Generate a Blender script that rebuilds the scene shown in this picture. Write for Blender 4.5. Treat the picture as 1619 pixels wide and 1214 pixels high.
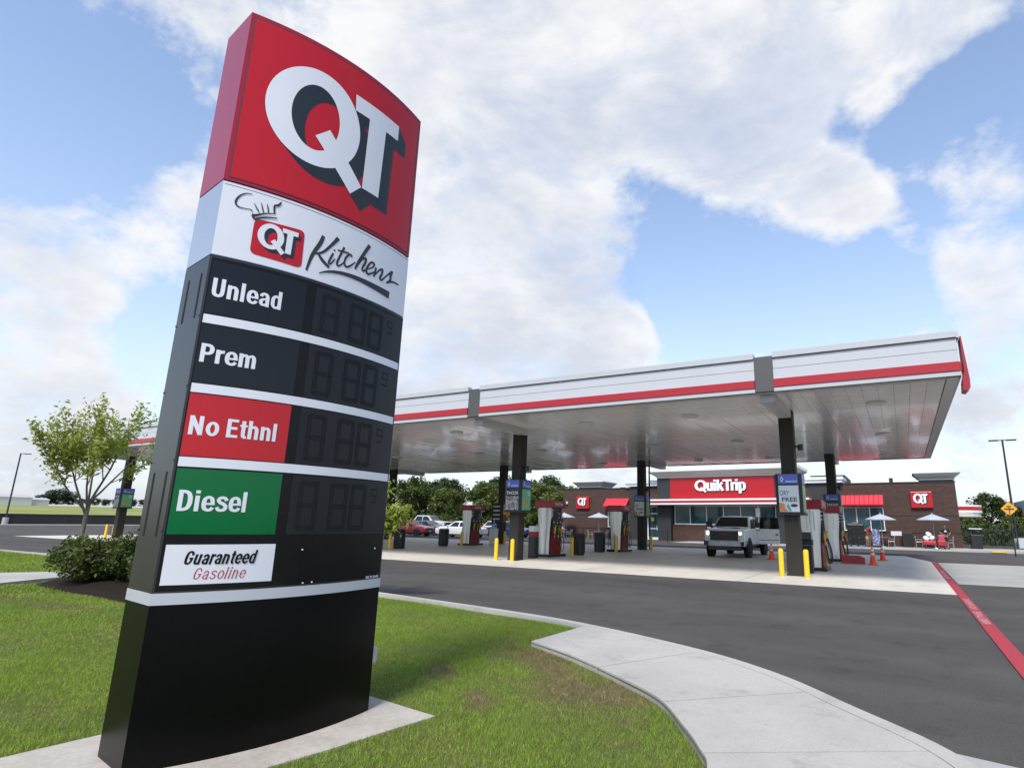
import bpy, bmesh, math, random
import numpy as np
from mathutils import Vector, Matrix
from mathutils.geometry import tessellate_polygon

for _o in list(bpy.data.objects):
    bpy.data.objects.remove(_o, do_unlink=True)
scene = bpy.context.scene
COL = scene.collection

# ------------------------------------------------------------------ camera
CAM_H = 1.55
def cam_axes(yaw, p, r):
    fwd = Vector((math.sin(yaw)*math.cos(p), math.cos(yaw)*math.cos(p), math.sin(p)))
    r0 = Vector((math.cos(yaw), -math.sin(yaw), 0)); u0 = r0.cross(fwd)
    return math.cos(r)*r0+math.sin(r)*u0, -math.sin(r)*r0+math.cos(r)*u0, fwd
_r, _u, _f = cam_axes(-0.5016, 0.231, 0.0182)
cam_data = bpy.data.cameras.new('camera')
cam = bpy.data.objects.new('camera', cam_data); COL.objects.link(cam)
cam.matrix_world = Matrix(((_r.x,_u.x,-_f.x,0),(_r.y,_u.y,-_f.y,0),(_r.z,_u.z,-_f.z,CAM_H),(0,0,0,1)))
cam_data.sensor_fit = 'HORIZONTAL'; cam_data.sensor_width = 36
cam_data.lens = 928.4/1619*36
cam_data.shift_x = -101.5/1619
cam_data.clip_start = 0.05; cam_data.clip_end = 6000
scene.camera = cam

# ------------------------------------------------------------------ sky
SUN_EL, SUN_AZ = math.radians(51), math.radians(171)     # azimuth clockwise from +Y
SKY_BLOBS=[
 (-0.365,0.624,0.691,22.7,0.9),(-0.075,0.743,0.664,37.8,0.85),(-0.572,0.483,0.663,62.2,0.6),(0.097,0.765,0.636,252.6,0.6),
 (-0.479,0.671,0.566,55.7,0.75),(-0.569,0.703,0.427,81.9,0.75),(-0.451,0.79,0.416,149.4,0.55),(-0.205,0.78,0.591,75.3,0.55),
 (-0.34,0.799,0.497,162.5,0.25),(-0.739,0.309,0.598,187.0,0.6),(-0.693,0.432,0.577,230.0,0.6),(-0.036,0.875,0.483,444.3,1.9),
 (-0.086,0.859,0.505,1588.9,0.9),(-0.07,0.853,0.518,1299.0,0.3),(0.14,0.884,0.445,364.3,0.6),(0.144,0.94,0.31,314.4,0.7),
 (0.117,0.979,0.169,353.5,0.6),(0.092,0.921,0.379,584.1,0.3),(-0.915,0.273,0.298,431.5,0.8),(-0.904,0.334,0.267,695.4,0.6),
 (-0.94,0.283,0.189,457.1,0.6),(-0.907,0.23,0.352,1704.7,0.3),(-0.941,0.312,0.131,524.4,0.8),(-0.95,0.3,0.082,713.4,0.5),
 (-0.923,0.37,0.106,693.2,0.5),(-0.853,0.367,0.37,452.8,0.5),(-0.865,0.292,0.408,1880.3,0.2),(-0.818,0.379,0.434,972.5,0.3),
 (-0.861,0.407,0.304,708.9,0.35),(-0.833,0.305,0.461,867.7,0.4),(-0.388,0.869,0.309,876.0,1.6),(-0.447,0.857,0.257,573.7,1.4),
 (-0.371,0.895,0.247,498.1,0.9),(-0.606,0.748,0.27,220.5,0.8),(-0.666,0.712,0.225,230.7,0.8),(-0.542,0.807,0.233,354.1,0.7),
 (-0.575,0.756,0.313,714.1,0.5),(-0.428,0.893,0.142,124.5,0.6),(-0.189,0.963,0.19,156.4,0.5),(-0.085,0.954,0.286,2720.7,1.5),
 (-0.052,0.964,0.259,1303.9,1.2),(-0.181,0.946,0.27,2353.3,0.35),(0.016,0.968,0.252,1223.0,0.4),(-0.907,0.39,0.16,624.3,0.3),
 (-0.785,0.59,0.189,98.4,0.5),(-0.84,0.243,0.485,286.5,-0.8),(-0.8,0.293,0.524,512.6,-0.7),(-0.825,0.218,0.522,1103.0,-0.4),
 (-0.875,0.393,0.283,1030.5,-0.5),(-0.88,0.24,0.409,669.2,-0.45),(-0.808,0.324,0.493,800.3,-0.2),(-0.887,0.399,0.231,760.9,-0.35),
 (-0.206,0.902,0.379,151.5,-0.8),(-0.309,0.886,0.347,296.8,-0.8),(-0.314,0.845,0.433,392.0,-0.5),(-0.077,0.928,0.365,219.2,-1.0),
 (0.007,0.945,0.326,833.1,-0.8),(-0.229,0.934,0.273,564.2,-0.3),(0.068,0.836,0.545,1415.6,-0.9),(0.154,0.801,0.579,1263.2,-0.9),
 (0.113,0.82,0.562,1595.9,-0.8),(0.023,0.851,0.525,1559.6,-0.8),(-0.028,0.839,0.544,1787.5,-0.6),(0.053,0.882,0.468,3643.2,-0.5),
 (-0.374,0.728,0.574,993.3,-0.6),(-0.332,0.78,0.53,550.8,-0.8),(-0.562,0.619,0.549,2685.8,-0.5),(-0.571,0.619,0.539,8242.1,-0.3),
 (-0.283,0.822,0.494,558.0,-0.7),(-0.381,0.79,0.48,1172.1,-0.4),(-0.84,0.185,0.51,2506.1,-0.2),(0.074,0.895,0.44,2809.6,-0.5),
 (0.145,0.961,0.234,2646.9,-0.5),(-0.676,0.688,0.263,2176.1,-0.2),(-0.576,0.781,0.242,1966.7,-0.2),(0.027,0.93,0.366,1243.7,-0.35),]

world = bpy.data.worlds.new('World'); scene.world = world; world.use_nodes = True
nt = world.node_tree; nt.nodes.clear()
def WN(t, **k):
    n = nt.nodes.new(t)
    for a, b in k.items(): setattr(n, a, b)
    return n
def WM(op, a, b=None, c=None):
    n = WN('ShaderNodeMath', operation=op)
    for i, v in enumerate((a, b, c)):
        if v is None: continue
        if isinstance(v, (int, float)): n.inputs[i].default_value = v
        else: nt.links.new(v, n.inputs[i])
    return n.outputs[0]
geo = WN('ShaderNodeTexCoord')
nrm = WN('ShaderNodeVectorMath', operation='NORMALIZE'); nt.links.new(geo.outputs['Generated'], nrm.inputs[0])
DIR = nrm.outputs[0]
sky = WN('ShaderNodeTexSky', sky_type='NISHITA')
sky.sun_disc = False; sky.sun_elevation = SUN_EL; sky.sun_rotation = SUN_AZ
sky.air_density = 1.0; sky.dust_density = 0.4; sky.ozone_density = 2.2; sky.altitude = 150
bg1 = WN('ShaderNodeBackground'); bg1.inputs[1].default_value = 0.138
nt.links.new(sky.outputs[0], bg1.inputs[0])
acc = None
for (dx, dy, dz, k, a) in SKY_BLOBS:
    d = WN('ShaderNodeVectorMath', operation='DOT_PRODUCT'); nt.links.new(DIR, d.inputs[0]); d.inputs[1].default_value = (dx, dy, dz)
    e = WM('EXPONENT', WM('MULTIPLY_ADD', d.outputs['Value'], k, -k))
    acc = WM('MULTIPLY', e, a) if acc is None else WM('MULTIPLY_ADD', e, a, acc)
def noise(scale, detail, rough, stretch=(1, 1, 1.6), dist=0.0, lac=2.0):
    m = WN('ShaderNodeMapping'); m.inputs['Scale'].default_value = stretch; nt.links.new(DIR, m.inputs[0])
    n = WN('ShaderNodeTexNoise'); nt.links.new(m.outputs[0], n.inputs['Vector'])
    n.inputs['Scale'].default_value = scale; n.inputs['Detail'].default_value = detail
    n.inputs['Roughness'].default_value = rough; n.inputs['Distortion'].default_value = dist; n.inputs['Lacunarity'].default_value = lac
    return n.outputs[0]
n1 = noise(4.2, 10, 0.64, dist=0.5)
n2 = noise(15, 8, 0.62, (1, 1, 1.3))
n3 = noise(2.6, 4, 0.5)
# density: placed cloud masses + fractal edges
dens = WM('ADD', acc, WM('MULTIPLY_ADD', n1, 1.9, -0.97))
dens = WM('ADD', dens, WM('MULTIPLY_ADD', n2, 1.9, -0.95))
sep0 = WN('ShaderNodeSeparateXYZ'); nt.links.new(DIR, sep0.inputs[0])
dens = WM('ADD', dens, WM('MULTIPLY', WM('EXPONENT', WM('MULTIPLY', WM('MAXIMUM', sep0.outputs[2], 0.0), -5.5)), 0.55))
mr = WN('ShaderNodeMapRange', interpolation_type='SMOOTHSTEP'); nt.links.new(dens, mr.inputs[0])
mr.inputs[1].default_value = -0.06; mr.inputs[2].default_value = 0.98
thin = WN('ShaderNodeMapRange', interpolation_type='SMOOTHSTEP'); nt.links.new(noise(3.4, 8, 0.62, (1, 1, 2.2), 0.6), thin.inputs[0])
thin.inputs[1].default_value = 0.36; thin.inputs[2].default_value = 0.56; thin.inputs[3].default_value = 0.70; thin.inputs[4].default_value = 0.98
mask = WM('MULTIPLY', mr.outputs[0], thin.outputs[0])
# a thin veil everywhere, thicker near the horizon
sep = WN('ShaderNodeSeparateXYZ'); nt.links.new(DIR, sep.inputs[0])
up = WM('MAXIMUM', sep.outputs[2], 0.0)
veil = WM('MULTIPLY_ADD', WM('EXPONENT', WM('MULTIPLY', up, -4.6)), 0.98, 0.03)
thick = mask
mask = WM('MAXIMUM', mask, veil)
# cloud tone: bright sunlit rims where thin, grey-blue bellies where thick and lower on each mass
n4 = noise(7.0, 6, 0.6, (1, 1, 2.0))
tone = WM('ADD', WM('MULTIPLY', n3, 0.9), WM('MULTIPLY', n4, 1.1))
tone = WM('ADD', tone, WM('MULTIPLY', WM('MINIMUM', dens, 1.6), -0.20))
sh = WN('ShaderNodeMapRange'); nt.links.new(tone, sh.inputs[0])
sh.inputs[1].default_value = 0.55; sh.inputs[2].default_value = 0.96
mixc = WN('ShaderNodeMix', data_type='RGBA'); nt.links.new(sh.outputs[0], mixc.inputs[0])
mixc.inputs[6].default_value = (0.365, 0.385, 0.430, 1); mixc.inputs[7].default_value = (0.505, 0.506, 0.512, 1)
hz = WN('ShaderNodeMix', data_type='RGBA'); nt.links.new(WM('EXPONENT', WM('MULTIPLY', up, -9.0)), hz.inputs[0])
nt.links.new(mixc.outputs[2], hz.inputs[6]); hz.inputs[7].default_value = (0.350, 0.372, 0.415, 1)
bg2 = WN('ShaderNodeBackground'); nt.links.new(hz.outputs[2], bg2.inputs[0]); bg2.inputs[1].default_value = 1.0
mx = WN('ShaderNodeMixShader'); nt.links.new(mask, mx.inputs[0]); nt.links.new(bg1.outputs[0], mx.inputs[1]); nt.links.new(bg2.outputs[0], mx.inputs[2])
wo = WN('ShaderNodeOutputWorld'); nt.links.new(mx.outputs[0], wo.inputs[0])
world.cycles.sampling_method = 'MANUAL'; world.cycles.sample_map_resolution = 1024

# ------------------------------------------------------------------ sun (veiled by thin cloud)
sd = bpy.data.lights.new('sun', 'SUN'); sd.energy = 2.4; sd.angle = math.radians(16); sd.color = (1.0, 0.965, 0.91)
sun = bpy.data.objects.new('sun', sd); COL.objects.link(sun)
_sv = Vector((math.sin(SUN_AZ)*math.cos(SUN_EL), math.cos(SUN_AZ)*math.cos(SUN_EL), math.sin(SUN_EL)))
sun.rotation_euler = _sv.to_track_quat('Z', 'Y').to_euler(); sun.location = (0, 0, 60)
vs = scene.view_settings
vs.view_transform = 'Standard'; vs.look = 'None'; vs.exposure = 0.95; vs.gamma = 1.0; vs.use_curve_mapping = False
scene.cycles.max_bounces = 8

# ------------------------------------------------------------------ materials
_M = {}
def mat(name, col, rough=0.6, metal=0.0, spec=0.5, nz=None, bump=None, coat=0.0, col2=None, emit=0.0, streak=None, nz2=None, stain=None):
    """nz=(scale, amount): brightness mottling; col2 mixed in by large noise nz2=(scale,lo,hi); bump=(scale,dist)."""
    if name in _M: return _M[name]
    m = bpy.data.materials.new(name); m.use_nodes = True; t = m.node_tree; N = t.nodes; L = t.links
    b = N['Principled BSDF']
    b.inputs['Base Color'].default_value = (*col, 1); b.inputs['Roughness'].default_value = rough
    b.inputs['Metallic'].default_value = metal; b.inputs['Specular IOR Level'].default_value = spec
    if coat: b.inputs['Coat Weight'].default_value = coat; b.inputs['Coat Roughness'].default_value = 0.06
    if emit: b.inputs['Emission Color'].default_value = (*col, 1); b.inputs['Emission Strength'].default_value = emit
    g = N.new('ShaderNodeNewGeometry'); pos = g.outputs['Position']
    cur = None
    def nzt(scale, det=5, ro=0.6, vec=None):
        n = N.new('ShaderNodeTexNoise'); n.inputs['Scale'].default_value = scale; n.inputs['Detail'].default_value = det
        n.inputs['Roughness'].default_value = ro; L.new(vec or pos, n.inputs['Vector']); return n.outputs[0]
    def mixrgb(f, a, bb, bt='MIX'):
        x = N.new('ShaderNodeMix'); x.data_type = 'RGBA'; x.blend_type = bt
        if isinstance(f, float): x.inputs[0].default_value = f
        else: L.new(f, x.inputs[0])
        for i, v in ((6, a), (7, bb)):
            if isinstance(v, tuple): x.inputs[i].default_value = (*v, 1)
            else: L.new(v, x.inputs[i])
        return x.outputs[2]
    def rng(v, a, b_, c, d):
        r = N.new('ShaderNodeMapRange'); L.new(v, r.inputs[0])
        for i, q in zip((1, 2, 3, 4), (a, b_, c, d)): r.inputs[i].default_value = q
        return r.outputs[0]
    base = col
    if col2:
        s, lo, hi = nz2 or (0.6, 0.4, 0.6)
        base = mixrgb(rng(nzt(s, 6, 0.62), lo, hi, 0, 1), col, col2)
    if nz:
        f = rng(nzt(nz[0], 6, 0.65), 0.3, 0.7, 1-nz[1], 1+nz[1])
        base = mixrgb(1.0, base, f, 'MULTIPLY')
    if streak:   # long wear streaks along an axis: (scale vec, amount)
        mp = N.new('ShaderNodeMapping'); mp.inputs['Scale'].default_value = streak[0]; L.new(pos, mp.inputs[0])
        f = rng(nzt(1.0, 4, 0.6, mp.outputs[0]), 0.3, 0.7, 1-streak[1], 1+streak[1])
        base = mixrgb(1.0, base, f, 'MULTIPLY')
    if stain:    # scattered spots and drips: (scale, threshold, strength)
        f = rng(nzt(stain[0], 7, 0.7), stain[1], stain[1]+0.14, 1.0, 1-stain[2])
        base = mixrgb(1.0, base, f, 'MULTIPLY')
    if not isinstance(base, tuple): L.new(base, b.inputs['Base Color'])
    if bump:
        bp = N.new('ShaderNodeBump'); bp.inputs['Strength'].default_value = 1.0; bp.inputs['Distance'].default_value = bump[1]
        L.new(nzt(bump[0], 4, 0.6), bp.inputs['Height']); L.new(bp.outputs[0], b.inputs['Normal'])
    _M[name] = m
    return m
def leaf_mat(name, c1, c2, trans=0.35, scale=1.2):
    if name in _M: return _M[name]
    m = mat(name, c1, 0.55, col2=c2, nz2=(scale, 0.35, 0.65), nz=(14, 0.35), spec=0.3)
    t = m.node_tree; b = t.nodes['Principled BSDF']; o = t.nodes['Material Output']
    tr = t.nodes.new('ShaderNodeBsdfTranslucent'); ms = t.nodes.new('ShaderNodeMixShader'); ms.inputs[0].default_value = trans
    t.links.new(b.inputs['Base Color'].links[0].from_socket, tr.inputs[0])
    t.links.new(b.outputs[0], ms.inputs[1]); t.links.new(tr.outputs[0], ms.inputs[2]); t.links.new(ms.outputs[0], o.inputs[0])
    return m
def brick_mat(name, c1, c2, mortar):
    m = mat(name, c1, 0.85, nz=(3, 0.12), spec=0.2)
    t = m.node_tree; L = t.links; b = t.nodes['Principled BSDF']
    g = t.nodes.new('ShaderNodeNewGeometry'); sp = t.nodes.new('ShaderNodeSeparateXYZ'); L.new(g.outputs['Position'], sp.inputs[0])
    ad = t.nodes.new('ShaderNodeMath'); ad.operation = 'ADD'; L.new(sp.outputs[0], ad.inputs[0]); L.new(sp.outputs[1], ad.inputs[1])
    cb = t.nodes.new('ShaderNodeCombineXYZ'); L.new(ad.outputs[0], cb.inputs[0]); L.new(sp.outputs[2], cb.inputs[1])
    k = t.nodes.new('ShaderNodeTexBrick'); L.new(cb.outputs[0], k.inputs['Vector'])
    k.inputs['Scale'].default_value = 1.0; k.inputs['Brick Width'].default_value = 0.30; k.inputs['Row Height'].default_value = 0.10
    k.inputs['Mortar Size'].default_value = 0.010; k.inputs['Color1'].default_value = (*c1, 1); k.inputs['Color2'].default_value = (*c2, 1); k.inputs['Mortar'].default_value = (*mortar, 1)
    old = b.inputs['Base Color'].links[0].from_node
    L.new(k.outputs['Color'], old.inputs[6])
    bp = t.nodes.new('ShaderNodeBump'); bp.inputs['Distance'].default_value = 0.008; L.new(k.outputs['Fac'], bp.inputs['Height']); bp.invert = True
    L.new(bp.outputs[0], b.inputs['Normal'])
    return m

# ------------------------------------------------------------------ mesh builder
class MB:
    def __init__(s): s.v = []; s.f = []
    def add(s, vs_, fs):
        o = len(s.v); s.v += [tuple(p) for p in vs_]; s.f += [tuple(i+o for i in q) for q in fs]; return s
    def box(s, x0, x1, y0, y1, z0, z1, taper=None):
        if x0 > x1: x0, x1 = x1, x0
        if y0 > y1: y0, y1 = y1, y0
        return s.add([(x0,y0,z0),(x1,y0,z0),(x1,y1,z0),(x0,y1,z0),(x0,y0,z1),(x1,y0,z1),(x1,y1,z1),(x0,y1,z1)],
                     [(0,3,2,1),(4,5,6,7),(0,1,5,4),(1,2,6,5),(2,3,7,6),(3,0,4,7)])
    def bbox(s, x0, x1, y0, y1, z0, z1, b=0.01):
        """box with chamfered edges"""
        bm = bmesh.new(); r = bmesh.ops.create_cube(bm, size=1)
        for v in bm.verts: v.co = ((x0+x1)/2+v.co.x*(x1-x0), (y0+y1)/2+v.co.y*(y1-y0), (z0+z1)/2+v.co.z*(z1-z0))
        bmesh.ops.bevel(bm, geom=list(bm.edges), offset=b, segments=2, affect='EDGES', profile=0.5)
        bm.verts.index_update(); s.add([v.co[:] for v in bm.verts], [[v.index for v in f.verts] for f in bm.faces]); bm.free(); return s
    def cyl(s, p0, p1, r0, r1=None, n=12, cap=True):
        r1 = r0 if r1 is None else r1
        p0 = Vector(p0); p1 = Vector(p1); d = (p1-p0).normalized()
        a = d.orthogonal().normalized(); b = d.cross(a)
        vs_ = []
        for p, r in ((p0, r0), (p1, r1)):
            for i in range(n):
                t = 2*math.pi*i/n; vs_.append(p+a*math.cos(t)*r+b*math.sin(t)*r)
        fs = [(i, (i+1) % n, n+(i+1) % n, n+i) for i in range(n)]
        if cap: fs += [tuple(range(n-1, -1, -1)), tuple(range(n, 2*n))]
        return s.add(vs_, fs)
    def tube(s, pts, r, n=6, cap=True):
        pts = [Vector(p) for p in pts]; R = r if isinstance(r, (list, tuple)) else [r]*len(pts)
        vs_ = []; a = None
        for i, p in enumerate(pts):
            d = (pts[min(i+1, len(pts)-1)]-pts[max(i-1, 0)])
            d = d.normalized() if d.length > 1e-9 else Vector((0,0,1))
            a = d.orthogonal().normalized() if a is None else (a-d*a.dot(d)).normalized()
            b = d.cross(a)
            for k in range(n):
                t = 2*math.pi*k/n; vs_.append(p+(a*math.cos(t)+b*math.sin(t))*R[i])
        fs = []
        for i in range(len(pts)-1):
            for k in range(n): fs.append((i*n+k, i*n+(k+1) % n, (i+1)*n+(k+1) % n, (i+1)*n+k))
        if cap: fs += [tuple(range(n-1, -1, -1)), tuple(range((len(pts)-1)*n, len(pts)*n))]
        return s.add(vs_, fs)
    def lathe(s, prof, c=(0,0,0), n=24, axis='z'):
        vs_ = []
        for (r, h) in prof:
            for k in range(n):
                t = 2*math.pi*k/n; x, y = r*math.cos(t), r*math.sin(t)
                vs_.append((c[0]+x, c[1]+y, c[2]+h) if axis == 'z' else (c[0]+h, c[1]+x, c[2]+y))
        fs = []
        for i in range(len(prof)-1):
            for k in range(n): fs.append((i*n+k, i*n+(k+1) % n, (i+1)*n+(k+1) % n, (i+1)*n+k))
        if prof[0][0] > 1e-6: fs.append(tuple(range(n-1, -1, -1)))
        if prof[-1][0] > 1e-6: fs.append(tuple(range((len(prof)-1)*n, len(prof)*n)))
        return s.add(vs_, fs)
    def prism(s, poly, z0, z1):
        """polygon (ccw, xy) extruded in z"""
        n = len(poly); vs_ = [(x, y, z0) for x, y in poly]+[(x, y, z1) for x, y in poly]
        return s.add(vs_, [tuple(range(n-1, -1, -1)), tuple(range(n, 2*n))]+[(i, (i+1) % n, n+(i+1) % n, n+i) for i in range(n)])
    def sheet(s, poly, z):
        return s.add([(x, y, z) for x, y in poly], [tuple(range(len(poly)))])
    def quad(s, a, b, c, d): return s.add([a, b, c, d], [(0, 1, 2, 3)])
    def xf(s, M): s.v = [tuple(M @ Vector(p)) for p in s.v]; return s
    def mesh(s, name, m, smooth=False):
        me = bpy.data.meshes.new(name); me.from_pydata(s.v, [], s.f)
        if smooth: me.polygons.foreach_set('use_smooth', [True]*len(me.polygons))
        me.materials.append(m); me.update(); return me
    def build(s, name, m, parent=None, smooth=False, kind=None, auto=None):
        o = bpy.data.objects.new(name, s.mesh(name, m, smooth)); COL.objects.link(o)
        if auto is not None:
            o.data.polygons.foreach_set('use_smooth', [True]*len(o.data.polygons))
            o.data.set_sharp_from_angle(angle=math.radians(auto))
        if parent: o.parent = parent
        if kind: o['kind'] = kind
        return o
def obj(name, me, parent=None):
    o = bpy.data.objects.new(name, me); COL.objects.link(o)
    if parent: o.parent = parent
    return o
def tag(o, label, cat, group=None):
    o['label'] = label; o['category'] = cat
    if group: o['group'] = group
    return o
def thing(name, label, cat, loc=(0,0,0), rz=0.0, group=None):
    o = bpy.data.objects.new(name, None); COL.objects.link(o); o.empty_display_size = 0.2
    o.location = loc; o.rotation_euler = (0, 0, rz)
    return tag(o, label, cat, group)
def dup(root, loc=None, rz=None, label=None, scale=None, group=None):
    r = root.copy(); COL.objects.link(r)
    if loc is not None: r.location = loc
    if rz is not None: r.rotation_euler = (0, 0, rz)
    if label: r['label'] = label
    if group: r['group'] = group
    if scale is not None: r.scale = (scale,)*3 if isinstance(scale, (int, float)) else scale
    for ch in list(root.children):
        c = ch.copy(); COL.objects.link(c); c.parent = r
        for g_ in list(ch.children):
            d = g_.copy(); COL.objects.link(d); d.parent = c
    return r
def arr_mesh(name, V, F, m, smooth=False):
    """fast mesh from numpy: V (n,3), F (k,4) or (k,3)"""
    me = bpy.data.meshes.new(name); V = np.asarray(V, np.float32); F = np.asarray(F, np.int32); k, w = F.shape
    me.vertices.add(len(V)); me.vertices.foreach_set('co', V.ravel())
    me.loops.add(k*w); me.loops.foreach_set('vertex_index', F.ravel())
    me.polygons.add(k); me.polygons.foreach_set('loop_start', np.arange(0, k*w, w, dtype=np.int32))
    me.update(calc_edges=True); me.materials.append(m)
    if smooth: me.polygons.foreach_set('use_smooth', np.ones(k, bool))
    return me
def catmull(pts, n=6, closed=False):
    P = [np.array(p, float) for p in pts]; out = []; N = len(P)
    for i in range(N if closed else N-1):
        g_ = (lambda j: P[j % N]) if closed else (lambda j: P[min(max(j, 0), N-1)])
        a, b, c, d = g_(i-1), g_(i), g_(i+1), g_(i+2)
        for k in range(n):
            t = k/n; out.append(tuple(0.5*((2*b)+(c-a)*t+(2*a-5*b+4*c-d)*t*t+(3*b-a-3*c+d)*t**3)))
    if not closed: out.append(tuple(P[-1]))
    return out
# ---- text: 2D triangles in a box normalised to the glyph bounds
_T = {}
def text2d(s, bold=0.0, shear=0.0, space=1.0):
    k = (s, bold, shear, space)
    if k in _T: return _T[k]
    cu = bpy.data.curves.new('t', 'FONT'); cu.body = s; cu.size = 1; cu.offset = bold; cu.shear = shear; cu.resolution_u = 4; cu.space_character = space
    o = bpy.data.objects.new('t', cu); COL.objects.link(o)
    me = bpy.data.meshes.new_from_object(o.evaluated_get(bpy.context.evaluated_depsgraph_get()))
    V = [(v.co.x, v.co.y) for v in me.vertices]; F = [tuple(p.vertices) for p in me.polygons]
    bpy.data.objects.remove(o); bpy.data.curves.remove(cu); bpy.data.meshes.remove(me)
    xs = [p[0] for p in V]; ys = [p[1] for p in V]; x0, x1, y0, y1 = min(xs), max(xs), min(ys), max(ys)
    _T[k] = ([((x-x0)/(x1-x0), (y-y0)/(y1-y0)) for x, y in V], F, (x1-x0)/(y1-y0)); return _T[k]
def fill2d(loops):
    """triangulate outline with holes -> verts, tris"""
    L3 = [[Vector((x, y, 0)) for x, y in l] for l in loops]; tris = tessellate_polygon(L3)
    return [p for l in loops for p in l], [tuple(t) for t in tris]
def text_on(mb, s, P, ux, uy, w, h, bold=0.0, shear=0.0, ext=0.0, space=1.0):
    """text box with lower left P, axes ux, uy (unit), size w x h; ext>0 gives depth along ux x uy"""
    V, F, _ = text2d(s, bold, shear, space); P = Vector(P); ux = Vector(ux); uy = Vector(uy); n = ux.cross(uy)
    pts = [P+ux*(x*w)+uy*(y*h) for x, y in V]
    if ext <= 0: return mb.add(pts, F)
    top = [p+n*ext for p in pts]; mb.add(top, F)
    ed = {}
    for f in F:
        for i in range(len(f)):
            a, b = f[i], f[(i+1) % len(f)]; kk = (min(a, b), max(a, b)); ed.setdefault(kk, []).append((a, b))
    for kk, l in ed.items():
        if len(l) == 1: a, b = l[0]; mb.add([pts[a], pts[b], top[b], top[a]], [(0, 1, 2, 3)])
    return mb
rnd = random.Random(7)
# ---- bold condensed grotesque drawn with strokes: (points, half widths, smooth)
_H, _X = 0.095, 0.75
_st = lambda x, y0, y1, h=_H: ([(x, y0), (x, y1)], [h, h], False)
_arch = lambda x0, x1: ([(x0+0.02, 0.48), (x0+0.06, 0.61), (x0+0.16, 0.675), ((x1-0.035), 0.62), (x1, 0.48), (x1, 0.25), (x1, 0)], [0.045, 0.062, 0.072, 0.088, _H, _H, _H], True)
_bar = lambda x0, x1, y, h=0.078: ([(x0, y), (x1, y)], [h, h], False)
_oval = lambda cx, cy, rx, ry, a=_H, b=0.072: ([(cx+rx*math.cos(t), cy+ry*math.sin(t)) for t in [2*math.pi*i/16 for i in range(17)]], [a*abs(math.cos(t))+b*(1-abs(math.cos(t))) for t in [2*math.pi*i/16 for i in range(17)]], True)
_bowl = [(0.38, 0.56), (0.30, 0.67), (0.19, 0.68), (0.10, 0.56), (0.09, 0.37), (0.10, 0.18), (0.19, 0.07), (0.30, 0.08), (0.38, 0.19)]; _bw = [0.05, 0.065, 0.072, 0.088, _H, 0.088, 0.072, 0.065, 0.05]
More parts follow.
